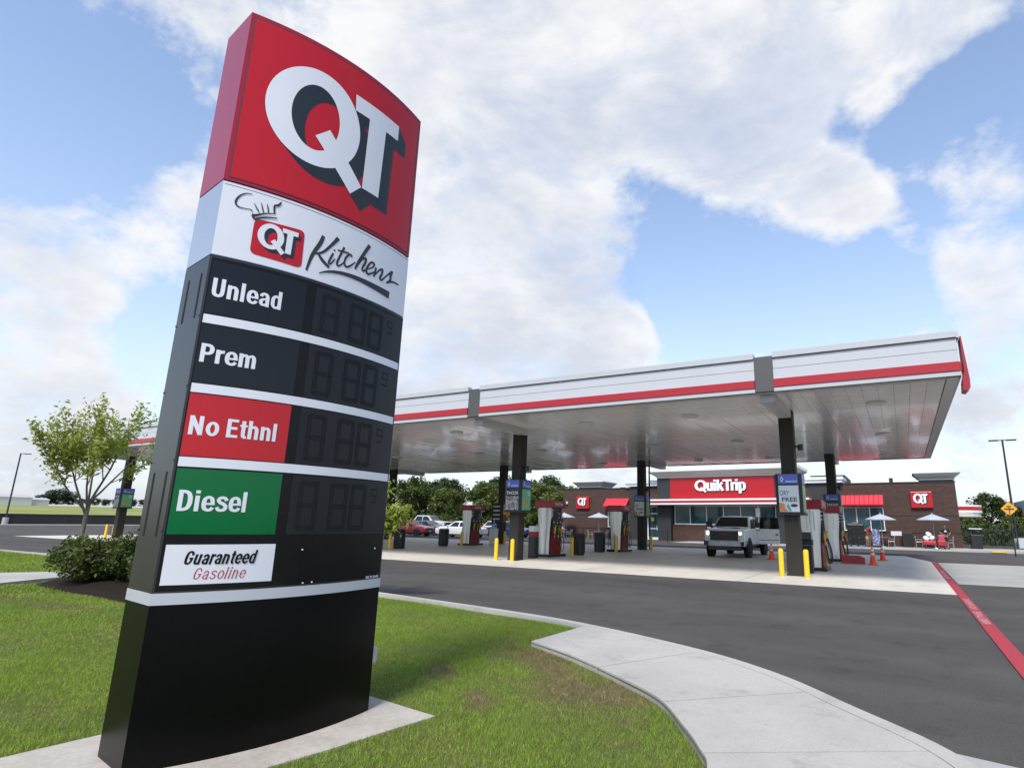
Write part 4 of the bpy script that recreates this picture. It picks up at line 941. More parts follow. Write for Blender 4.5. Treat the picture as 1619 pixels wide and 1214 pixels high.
sp('cornice', BX(-24.5, -20.98, SYF-0.35, SYF+3, 5.16, 5.40), st_white); sp('cornice', BX(-24.6, -20.98, SYF-0.45, SYF+3.1, 5.405, 5.72), st_white)
sp('wall_panel', BX(-8.49, -7.0, SYF-0.06, SYF+0.04, 3.3, 5.1), brick)
sp('pilaster', BX(-6.99, -4.56, SYF-0.10, SYF+0.04, -0.3, 5.08), st_dark)
sp('cornice', BX(-7.3, -4.3, SYF-0.35, SYF+3, 5.12, 5.36), st_white); sp('cornice', BX(-7.4, -4.2, SYF-0.45, SYF+3.1, 5.365, 5.62), st_white)
# central portal
for a, b in ((-20.98, -19.67), (-9.84, -8.5)): sp('pilaster', BX(a, b, SYF-0.70, SYF+0.04, -0.3, 5.93), st_dark)
sp('portal_back', BX(-19.66, -9.85, SYF-0.40, SYF+0.04, 3.27, 5.93), st_dark)
sgn = sp('sign_panel', BX(-19.65, -9.86, SYF-0.72, SYF-0.41, 3.82, 5.90), st_red)
letw = mat('channel_letter_white', (0.78, 0.78, 0.78), 0.35)
lts = MB(); lt_ = MB()
for i, (V, F) in enumerate(glyphs('QuikTrip', 1.0, 0.0, -0.045)[0]):
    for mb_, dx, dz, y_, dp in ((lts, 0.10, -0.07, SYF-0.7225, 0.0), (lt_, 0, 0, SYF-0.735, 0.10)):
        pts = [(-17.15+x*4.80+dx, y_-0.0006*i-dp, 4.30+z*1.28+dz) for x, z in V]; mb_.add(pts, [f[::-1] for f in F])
        if dp: 
            m_ = len(V)//2; rim = [2*k for k in range(m_)]+[2*k+1 for k in reversed(range(m_))]; bk = [(p[0], SYF-0.725, p[2]) for p in pts]
            mb_.add([pts[k] for k in rim]+[bk[k] for k in rim], [(k, (k+1) % len(rim), len(rim)+(k+1) % len(rim), len(rim)+k) for k in range(len(rim))])
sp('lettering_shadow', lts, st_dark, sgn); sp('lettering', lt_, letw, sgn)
c0 = MB(); a = (-21.0, -8.48, SYF-0.72, SYF+4, 5.94); b = (-21.75, -7.7, SYF-1.35, SYF+4.6, 6.42)
c0.add([(a[0],a[2],a[4]),(a[1],a[2],a[4]),(a[1],a[3],a[4]),(a[0],a[3],a[4]),(b[0],b[2],b[4]),(b[1],b[2],b[4]),(b[1],b[3],b[4]),(b[0],b[3],b[4])], [(0,3,2,1),(4,5,6,7),(0,1,5,4),(1,2,6,5),(2,3,7,6),(3,0,4,7)])
sp('cornice_soffit', c0, st_cream); sp('cornice', BX(-21.8, -7.65, SYF-1.40, SYF+4.65, 6.425, 6.70), st_white); sp('cornice_lip', BX(-21.02, -8.46, SYF-0.78, SYF+4.0, 5.86, 5.938), st_white)
# entrance stripe canopy
for z0, z1, m, d in ((3.63, 3.80, st_white, 0), (3.435, 3.625, st_red, 0.03), (3.28, 3.43, st_white, 0)):
    sp('entrance_canopy_band', BX(-22.42+d, -6.9-d, SYF-1.75+d, SYF-0.05, z0, z1), m)
# windows
def window_bank(x0, x1, z0, z1, mull, y, nm='window'):
    w = sp(nm, BX(x0-0.05, x1+0.05, y, y+0.05, z0-0.05, z1+0.05), inside)
    xs = [x0]+list(mull)+[x1]
    for a_, b_ in zip(xs[:-1], xs[1:]): sp('pane', BX(a_+0.03, b_-0.03, y-0.02, y-0.004, z0, z1), glass, w)
    for x in xs: sp('mullion', BX(x-0.035, x+0.035, y-0.06, y-0.003, z0, z1), st_frame, w)
    sp('sill', BX(x0-0.05, x1+0.05, y-0.08, y-0.003, z0-0.08, z0-0.001), st_frame, w); sp('head', BX(x0-0.05, x1+0.05, y-0.07, y-0.003, z1+0.001, z1+0.06), st_frame, w)
    return w
window_bank(-19.42, -9.98, 1.55, 3.16, (-17.9, -16.3, -14.68, -13.1, -11.5), SYF-0.10)
sp('wall', BX(-19.66, -9.85, SYF-0.16, SYF+0.04, -0.3, 1.45), brick)
window_bank(-26.6, -24.5, 1.2, 2.95, (-25.5,), SYF-0.06); window_bank(-4.42, -1.40, 1.18, 2.98, (-3.42, -2.41), SYF-0.06)
for x0, nm in ((-22.35, 'door'), (-8.35, 'door')):
    d = sp(nm, BX(x0, x0+1.32, SYF-0.02, SYF+0.03, -0.02, 3.22), inside)
    for a_, b_ in ((x0+0.02, x0+0.14), (x0+1.14, x0+1.30)): sp('stile', BX(a_, b_, SYF-0.08, SYF-0.021, -0.02, 3.2), st_frame, d)
    for z0, z1 in ((-0.02, 0.22), (2.42, 2.55), (3.1, 3.2), (1.0, 1.08)): sp('rail', BX(x0+0.141, x0+1.139, SYF-0.07, SYF-0.022, z0, z1), st_frame, d)
    sp('pane', BX(x0+0.15, x0+1.13, SYF-0.05, SYF-0.03, 0.23, 3.08), glass, d); sp('handle', BX(x0+1.02, x0+1.06, SYF-0.14, SYF-0.06, 0.85, 1.35), st_frame, d)
    sp('notice', BX(x0+0.4, x0+0.75, SYF-0.06, SYF-0.051, 1.75, 2.1), mat('notice_yellow', (0.6, 0.55, 0.02), 0.5), d)
sp('notice', BX(-11.75, -11.35, SYF-0.14, SYF-0.121, 2.2, 3.0), p_wht)
# awnings: standing seam strips
def awning(x0, x1, zt, zb_, out):
    n = 9; w = (x1-x0)/n; a_ = None
    root = sp('awning', MB().add([(x0, SYF-0.02, zt), (x1, SYF-0.02, zt), (x1, SYF-out, zb_), (x0, SYF-out, zb_), (x0, SYF-0.02, zb_), (x1, SYF-0.02, zb_)], [(0, 3, 2, 1), (0, 4, 3), (1, 2, 5), (3, 4, 5, 2)]), st_red)
    for i in range(n):
        a, b = x0+i*w+0.03, x0+(i+1)*w-0.03; nrm_ = Vector((0, -(zt-zb_), out)).normalized()*0.02
        P = [(a, SYF-0.02, zt), (b, SYF-0.02, zt), (b, SYF-out, zb_), (a, SYF-out, zb_)]
        top = [tuple(Vector(p)+nrm_) for p in P]
        sp('awning_strip', MB().add([tuple(Vector(p)+nrm_*0.1) for p in P]+top, [(7, 6, 5, 4), (0, 1, 5, 4), (1, 2, 6, 5), (2, 3, 7, 6), (3, 0, 4, 7)]), awn, root)
    sp('valance', BX(x0-0.02, x1+0.02, SYF-out-0.03, SYF-out-0.004, zb_-0.10, zb_+0.03), st_red, root)
awning(-26.85, -24.27, 3.98, 3.22, 0.9); awning(-4.5, -1.3, 4.02, 3.22, 0.9)
# QT signs on the wings
for x0 in (-30.30, 0.68):
    zz = 2.95; bxs = sp('logo_sign', MB().bbox(x0, x0+1.55, SYF-0.25, SYF-0.02, zz, zz+1.30, 0.05), st_red)
    lo = MB(); sh_ = MB(); sc_ = 0.88; f = qt_map(x0+0.20, zz+0.20, sc_)
    for i, (V, F) in enumerate(QT):
        for t_ in (1.0, 0.66, 0.33): sh_.add([(f(p, 0.112*t_, -0.106*t_)[0], SYF-0.252-0.001*i-0.0035*(1-t_), f(p, 0.112*t_, -0.106*t_)[1]) for p in V], F)
        lo.add([(f(p)[0], SYF-0.268-0.001*i, f(p)[1]) for p in V], F)
    sp('logo_shadow', sh_, st_dark, bxs); sp('logo_letters', lo, letw, bxs)
# corner towers with flared caps
for x0, x1 in ((-30.4, -27.75), (1.58, 3.86)):
    sp('tower', BX(x0, x1, SYF+0.5, SYF+3, 4.9, 5.26), st_dark)
    mb = MB(); e = 0.5
    mb.add([(x0-0.05,SYF+0.4,5.27),(x1+0.05,SYF+0.4,5.27),(x1+0.05,SYF+3.1,5.27),(x0-0.05,SYF+3.1,5.27),(x0-e,SYF-0.1,5.72),(x1+e,SYF-0.1,5.72),(x1+e,SYF+3.5,5.72),(x0-e,SYF+3.5,5.72)], [(0,3,2,1),(4,5,6,7),(0,1,5,4),(1,2,6,5),(2,3,7,6),(3,0,4,7)])
    sp('tower_cap', mb, st_cream); sp('tower_cap_edge', BX(x0-e-0.05, x1+e+0.05, SYF-0.15, SYF+3.55, 5.725, 5.80), st_white); sp('tower_lip', BX(x0-0.1, x1+0.1, SYF+0.35, SYF+3.15, 5.20, 5.268), st_white)
sp('plant_screen', BX(-7.4, -4.4, SYF+4.5, SYF+12, 5.0, 6.12), c_grey)
sp('roof_vent', BX(-0.75, -0.45, SYF+2, SYF+2.3, 5.0, 5.55), c_grey); sp('roof_vent', BX(-26.2, -25.7, SYF+2, SYF+2.4, 5.0, 5.25), c_grey)
# side entrance canopy
mb = MB()
for z0, z1, m in ((3.10, 3.25, st_white), (2.80, 3.10, st_red), (2.62, 2.80, st_white), (2.3, 2.62, st_cream)):
    pl = [(3.9, SYF+1.2)]+[(3.9+1.9*math.sin(a)*(0.95 if m == st_cream else 1), SYF+3.6-2.4*math.cos(a)) for a in [math.pi*i/10 for i in range(11)]]+[(3.9, SYF+6)]
    sp('side_canopy_band', MB().prism(pl, z0, z1), m)
wl = mat('wall_lamp', (0.6, 0.6, 0.55), 0.4)
sp('wall_lamp', MB().bbox(-31.65, -31.38, SYF-0.22, SYF-0.01, 3.45, 3.72, 0.03), wl)
sp('wall_sign', BX(-1.0, -0.2, SYF-0.06, SYF-0.03, 0.75, 1.1), p_wht)
# forecourt pavement of the store
sw = struct('store_pavement', MB().box(-60, 40, 50.6, 57, -0.1, 0.10), walk_con); sw.rotation_euler = (0, -0.0050, 0); sw.location = (0, 0, -0.01)
MB().box(5.1, 6.0, 50.45, 50.62, 0.02, 0.11).build('yellow_kerb_mark', yellow, sw)
# ------------------------------------------------------------------ umbrella tables
umb_m = mat('umbrella_fabric', (0.38, 0.39, 0.41), 0.8); alu = mat('table_metal', (0.42, 0.42, 0.41), 0.35, metal=0.6)
def make_umbrella():
    t = thing('umbrella_table', '', 'umbrella table', group='umbrella tables outside the store')
    mb = MB(); n = 8; prof = [(0.0, 2.55), (0.35, 2.42), (0.75, 2.27), (1.12, 2.12)]
    for (r, z) in prof:
        for i in range(n): a = 2*math.pi*(i+0.5)/n; mb.v.append((r*math.cos(a), r*math.sin(a), z))
    for j in range(3):
        for i in range(n): mb.f.append((j*n+i, j*n+(i+1) % n, (j+1)*n+(i+1) % n, (j+1)*n+i))
    for i in range(n): mb.v.append((1.12*math.cos(2*math.pi*(i+0.5)/n), 1.12*math.sin(2*math.pi*(i+0.5)/n), 2.06))
    for i in range(n): mb.f.append((3*n+i, 3*n+(i+1) % n, 4*n+(i+1) % n, 4*n+i))
    mb.build('canopy', umb_m, t)
    MB().cyl((0, 0, 0.02), (0, 0, 2.62), 0.025, n=8).build('pole', alu, t)
    MB().lathe([(0.03, 2.55), (0.05, 2.60), (0.0, 2.66)], n=8).build('finial', alu, t)
    MB().lathe([(0.5, 0.72), (0.52, 0.735), (0.5, 0.75)], n=20).build('table_top', alu, t)
    MB().lathe([(0.28, 0.0), (0.26, 0.04), (0.05, 0.07), (0.04, 0.72)], n=12).build('pedestal', alu, t)
    return t
def sz(x): return 0.095+0.005*(x)          # store pavement height
um = make_umbrella()
UMB = [((-30.9, 54.3), 'grey umbrella table below the left QT sign, leftmost of four'), ((-26.75, 54.0), 'grey umbrella table between the left QT sign and the left awning'),
       ((-1.60, 53.6), 'grey umbrella table in front of the right awning window'), ((1.95, 53.6), 'grey umbrella table rightmost, beside the person in black')]
for i, ((x, y), lb) in enumerate(UMB):
    if i == 0: um.location = (x, y, sz(x)); um['label'] = lb
    else: dup(um, (x, y, sz(x)), 0.3*i, lb)
def make_chair():
    t = thing('cafe_chair', '', 'chair', group='metal chairs at the umbrella tables')
    MB().bbox(-0.22, 0.22, -0.22, 0.22, 0.43, 0.46, 0.01).build('seat', alu, t)
    for x in (-0.2, 0.2):
        MB().tube([(x, -0.2, 0.0), (x, -0.2, 0.62), (x, 0.18, 0.64)], 0.018).build('leg', alu, t)
        MB().tube([(x, 0.22, 0.0), (x, 0.2, 0.45), (x, 0.26, 0.88)], 0.018).build('leg', alu, t)
    for z in (0.58, 0.70, 0.82): MB().box(-0.2, 0.2, 0.22, 0.245, z, z+0.07).build('back_slat', alu, t)
    return t
ch = make_chair()
CH = [((-27.5, 53.6), 2.2, 'metal chair left of the table between the left sign and awning'), ((-26.0, 53.9), -1.6, 'metal chair right of the table between the left sign and awning'),
      ((-30.2, 54.2), -1.6, 'metal chair right of the leftmost umbrella table'), ((-1.0, 53.7), -1.5, 'metal chair right of the table before the right awning window'),
      ((-2.2, 53.3), 2.4, 'metal chair left of the table before the right awning window'), ((2.9, 53.5), -1.7, 'metal chair right of the person in black'), ((0.9, 53.8), 1.6, 'metal chair left of the rightmost umbrella table')]
for i, ((x, y), r, lb) in enumerate(CH):
    if i == 0: ch.location = (x, y, sz(x)); ch.rotation_euler = (0, 0, r); ch['label'] = lb
    else: dup(ch, (x, y, sz(x)), r, lb)
# bins, pallet, displays, cart
t = thing('waste_bin', 'square black bin against the brick wall left of the right umbrella table', 'bin', (0.15, 55.2, sz(0)))
MB().bbox(-0.38, 0.38, -0.35, 0.35, 0.0, 1.12, 0.03).build('body', bin_m, t); MB().bbox(-0.40, 0.40, -0.37, 0.37, 1.12, 1.2, 0.02).build('lid', bin_m, t)
t = thing('waste_bin', 'black bin with a pale hood at the right corner of the store', 'bin', (4.75, 55.6, sz(4.7)))
MB().bbox(-0.36, 0.36, -0.36, 0.36, 0.0, 1.05, 0.03).build('body', bin_m, t); MB().bbox(-0.42, 0.42, -0.42, 0.42, 1.45, 1.52, 0.02).build('hood', st_frame, t)
for sx in (-0.36, 0.36): MB().box(sx-0.03, sx+0.03, -0.03, 0.03, 1.05, 1.45).build('hood_post', bin_m, t)
wrap = mat('pallet_wrap', (0.012, 0.014, 0.012), 0.25, nz=(5, 0.5), col2=(0.10, 0.10, 0.10), nz2=(7, 0.62, 0.72)); pblue = mat('pallet_blue', (0.05, 0.12, 0.30), 0.7)
t = thing('stock_pallet', 'tall black wrapped stack on a blue pallet before the right window', 'pallet', (-3.35, 52.3, sz(-3.3)))
mb = MB().bbox(-0.60, 0.60, -0.5, 0.5, 0.15, 1.72, 0.06); mb.build('wrapped_load', wrap, t)
MB().bbox(-0.32, 0.25, -0.4, 0.4, 1.70, 1.86, 0.07).build('loose_bag', mat('bag_dark_green', (0.015, 0.03, 0.02), 0.4), t)
for x in (-0.5, 0, 0.5): MB().box(x-0.07, x+0.07, -0.5, 0.5, 0.02, 0.149).build('bearer', pblue, t)
MB().box(-0.58, 0.58, -0.52, -0.42, 0.0, 0.02).build('base_board', pblue, t)
pk = mat('drink_packs', (0.30, 0.36, 0.50), 0.4, col2=(0.05, 0.05, 0.12), nz2=(7, 0.42, 0.56))
t = thing('drinks_display', 'blue and white drinks stand beside the person in red', 'display', (-1.95+0.35, 52.6, sz(-1.6))); t.location.x = -2.0
for k in range(4): MB().bbox(-0.26, 0.26, -0.22, 0.22, 0.12+k*0.31, 0.41+k*0.31, 0.03).build('pack', pk, t)
MB().box(-0.29, 0.29, -0.26, 0.26, 0.0, 0.115).build('base', bin_m, t)
t = thing('delivery_cart', 'red hand cart heaped with white bags beside the person in black', 'cart', (1.55, 52.5, sz(1.5)))
MB().bbox(-0.42, 0.42, -0.3, 0.3, 0.28, 0.55, 0.04).build('tub', mat('cart_red', (0.40, 0.02, 0.03), 0.4), t)
bagm = mat('bag_white', (0.72, 0.72, 0.73), 0.5, bump=(9, 0.06))
for (x, y, z, r) in ((-0.18, 0, 0.72, 0.24), (0.16, 0.03, 0.76, 0.22), (0.0, -0.05, 0.98, 0.20), (-0.05, 0.1, 1.08, 0.15)):
    mb = MB().lathe([(0.0, -1), (0.6, -0.8), (0.95, -0.2), (0.9, 0.4), (0.5, 0.85), (0.0, 1.0)], n=10); mb.v = [(x+a*r*(1+0.15*math.sin(7*a+5*c)), y+b*r, z+c*r*0.95) for a, b, c in mb.v]; mb.build('bag', bagm, t, smooth=True)
for x in (-0.3, 0.3): MB().cyl((x-0.03, -0.22, 0.13), (x+0.03, -0.22, 0.13), 0.13, n=14).build('wheel', bin_m, t)
MB().tube([(0.42, -0.2, 0.4), (0.62, -0.2, 0.95), (0.62, 0.2, 0.95), (0.42, 0.2, 0.4)], 0.018).build('handle', bin_m, t)
t = thing('delivery_cart', 'small red trolley against the legs of the person in black', 'cart', (2.32, 52.35, sz(2.3)))
MB().bbox(-0.26, 0.26, -0.24, 0.24, 0.25, 0.62, 0.04).build('tub', _M['cart_red'], t); MB().bbox(-0.2, 0.2, -0.18, 0.18, 0.6, 1.02, 0.07).build('bag', mat('bag_pink', (0.35, 0.06, 0.10), 0.5), t)
for x in (-0.2, 0.2): MB().cyl((x-0.03, -0.2, 0.12), (x+0.03, -0.2, 0.12), 0.12, n=14).build('wheel', bin_m, t)
# slim black posts on the store pavement
pm = MB().lathe([(0.05, 0.0), (0.05, 0.98), (0.0, 1.02)], n=10).mesh('guard_post', bin_m)
for x, lb in ((-29.0, 'slim dark guard post below the left QT sign'), (-27.1, 'slim dark guard post at the second umbrella table'), (-18.6, 'slim dark guard post left of the truck'), (-22.75, 'slim dark guard post by the entrance door')):
    tag(obj('guard_post', pm), lb, 'post', 'guard posts outside the store').location = (x, 51.3, sz(x))

# ================================================================== VEHICLES
tyre_m = mat('tyre', (0.010, 0.010, 0.010), 0.8); rim_m = mat('rim', (0.42, 0.42, 0.43), 0.3, metal=0.8); cglass = mat('car_glass', (0.008, 0.010, 0.011), 0.05, spec=0.6)
lamp_w = mat('headlamp_lens', (0.62, 0.63, 0.65), 0.1, spec=0.8); lamp_r = mat('tail_lamp', (0.35, 0.01, 0.01), 0.2); trim_m = mat('car_trim', (0.012, 0.012, 0.012), 0.5); plate_m = mat('plate', (0.5, 0.5, 0.48), 0.5)
def paint(name, c): return mat(name, c, 0.28, spec=0.5, coat=0.6, nz=(1.2, 0.02))
def wheel(par, x, y, r, w, s):
    o = MB().lathe([(r*0.62, -w/2), (r*0.93, -w/2), (r, -w*0.36), (r, w*0.36), (r*0.93, w/2), (r*0.62, w/2)], (x, y, r), 24, 'x').build('wheel', tyre_m, par, auto=40)
    xo = x+s*w*0.40
    MB().lathe([(0.0, xo-x+s*0.02), (r*0.16, xo-x+s*0.02), (r*0.22, xo-x-s*0.01), (r*0.56, xo-x-s*0.005), (r*0.64, xo-x+s*0.012)], (x, y, r), 20, 'x').build('rim', rim_m, o)
    for k in range(5):
        a = 2*math.pi*k/5; ca, sa = math.cos(a), math.sin(a)
        MB().add([(xo+s*0.008, y+ca*r*0.25-sa*0.025, r+sa*r*0.25+ca*0.025), (xo+s*0.008, y+ca*r*0.25+sa*0.025, r+sa*r*0.25-ca*0.025), (xo+s*0.008, y+ca*r*0.55+sa*0.05, r+sa*r*0.55-ca*0.05), (xo+s*0.008, y+ca*r*0.55-sa*0.05, r+sa*r*0.55+ca*0.05)], [(0, 1, 2, 3)]).build('spoke_gap', trim_m, o)
def loft(st):
    """stations: (y, half width, z bottom, z shoulder, half width top, z top)"""
    mb = MB(); n = 0
    for (y, hw, zb, zs, ht, zt) in st:
        half = [(hw*0.80, zb), (hw*0.97, zb+0.10), (hw, zb+(zs-zb)*0.55), (hw*0.975, zs-0.03), (hw*0.94, zs), (ht, zt-0.05), (ht*0.90, zt), (ht*0.4, zt+0.015)]
        ring = [(x, y, z) for x, z in half]+[(-x, y, z) for x, z in reversed(half)]; n = len(ring); mb.v += ring
    for i in range(len(st)-1):
        for k in range(n): mb.f.append((i*n+k, (i+1)*n+k, (i+1)*n+(k+1) % n, i*n+(k+1) % n))
    mb.f.append(tuple(range(n))); mb.f.append(tuple(range((len(st)-1)*n+n-1, (len(st)-1)*n-1, -1)))
    return mb
def lerp(a, b, t): return tuple(x+(y-x)*t for x, y in zip(a, b))
def car(label, m, loc, rz, L=4.7, W=1.82, H=1.46, kind='sedan', group='cars parked behind the canopy'):
    t = thing('parked_car', label, 'car', (*loc, 0.0), rz, group); h = W/2; y0 = -L/2
    g = 0.22; bl = H*0.64; hd = H*0.60; rf = H
    if kind == 'sedan':
        cw, r0, r1, tk = 0.27, 0.42, 0.66, 0.84; tz = hd+0.06
    else:
        cw, r0, r1, tk = 0.25, 0.38, 0.86, 0.965; tz = bl+0.05
    Y = lambda f: y0+L*f
    st = [(Y(0.0), h*0.80, g+0.10, hd-0.16, h*0.68, hd-0.12), (Y(0.025), h*0.90, g+0.03, hd-0.08, h*0.78, hd-0.04), (Y(0.09), h*0.97, g, hd, h*0.84, hd+0.03), (Y(cw), h, g, bl, h*0.86, bl+0.06),
          (Y(r0), h, g, bl, h*0.70, rf-0.02), (Y((r0+r1)/2), h, g, bl, h*0.71, rf), (Y(r1), h, g, bl, h*0.69, rf-0.04), (Y(tk), h*0.99, g, bl, h*0.80, tz), (Y(0.97), h*0.95, g+0.05, bl-0.04, h*0.78, tz-0.03), (Y(1.0), h*0.84, g+0.14, bl-0.14, h*0.70, tz-0.14)]
    loft(st).build('body', m, t, auto=28)
    def gl(name, pts, off): 
        a, b, c = (Vector(p) for p in pts[:3]); n_ = (b-a).cross(c-a).normalized()*off; MB().add([tuple(Vector(p)+n_) for p in pts], [tuple(range(len(pts)))]).build(name, cglass, t)
    e = 0.90
    gl('windscreen', [(-h*0.80, Y(cw)+0.05, bl+0.09), (h*0.80, Y(cw)+0.05, bl+0.09), (h*0.62, Y(r0)-0.04, rf-0.05), (-h*0.62, Y(r0)-0.04, rf-0.05)], 0.022)
    gl('rear_window', [(h*0.74, Y(tk)-0.05, tz+0.04), (-h*0.74, Y(tk)-0.05, tz+0.04), (-h*0.60, Y(r1)+0.04, rf-0.09), (h*0.60, Y(r1)+0.04, rf-0.09)], 0.022)
    for s in (-1, 1):
        fa = lambda f, u: (s*((h*0.94)*(1-u)+(h*0.70)*u+0.012), Y(f), (bl+0.02)*(1-u)+(rf-0.06)*u)
        mid = (r0+r1)/2
        fw = [fa(cw+0.06, 0.05), fa(mid-0.012, 0.05), fa(mid-0.012, 0.92), fa(r0+0.005, 0.92)]
        rw = [fa(mid+0.012, 0.05), fa(tk-0.055, 0.10), fa(r1-0.01, 0.90), fa(mid+0.012, 0.92)]
        for p_ in (fw, rw): MB().add(p_ if s > 0 else p_[::-1], [(0, 1, 2, 3)]).build('side_window', cglass, t)
        for f_ in (0.19, 0.80):
            MB().lathe([(0.0, -0.02), (0.37, -0.02), (0.37, 0.0), (0.0, 0.004)], (s*(h-0.010) if s > 0 else -(h-0.010), Y(f_), 0.36), 20, 'x').build('wheel_arch', trim_m, t)
            wheel(t, s*(h-0.09), Y(f_), 0.325, 0.21, s)
        MB().bbox(s*h*0.52, s*h*0.86, Y(0.012)-0.015, Y(0.055), hd-0.17, hd-0.05, 0.02).build('headlight', lamp_w, t)
        MB().bbox(s*h*0.60, s*h*0.88, Y(0.965), Y(0.995)+0.015, bl-0.16, bl-0.02, 0.02).build('tail_light', lamp_r, t)
        MB().bbox(s*h*0.98, s*(h+0.17), Y(cw)+0.12, Y(cw)+0.22, bl+0.02, bl+0.16, 0.03).build('mirror', m, t)
    MB().bbox(-h*0.48, h*0.48, Y(0.0)-0.02, Y(0.02), hd-0.26, hd-0.12, 0.01).build('grille', trim_m, t); MB().bbox(-h*0.7, h*0.7, Y(0.0)-0.018, Y(0.03), g+0.06, g+0.20, 0.01).build('lower_grille', trim_m, t)
    MB().box(-0.16, 0.16, Y(0)-0.032, Y(0)-0.022, g+0.22, g+0.31).build('plate', plate_m, t)
    return t
car('maroon red sedan parked at the left end of the back row', paint('paint_maroon', (0.22, 0.010, 0.018)), (-42.0, 43.6), math.radians(98), 4.7)
car('dark grey sedan parked right of the red sedan', paint('paint_grey', (0.10, 0.105, 0.115)), (-43.0, 47.2), math.radians(98), 4.8)
car('dark red car mostly hidden behind the white sedan', paint('paint_dkred', (0.25, 0.03, 0.03)), (-44.6, 54.0), math.radians(98), 4.6)
car('white sedan parked behind the pump furthest left', paint('paint_white', (0.70, 0.71, 0.72)), (-36.4, 44.6), math.radians(-82), 4.8)
car('silver hatchback seen between the left column and the bollards', paint('paint_silver', (0.45, 0.47, 0.50)), (-38.0, 53.6), math.radians(98), 4.5, H=1.55, kind='suv')
car('navy blue car in front of the silver hatchback', paint('paint_navy', (0.015, 0.03, 0.09)), (-34.2, 49.0), math.radians(98), 4.6)
car('white car peeking out behind the store\'s left corner', paint('paint_white', (0.7, 0.71, 0.72)), (-33.6, 57.0), math.radians(60), 4.7)

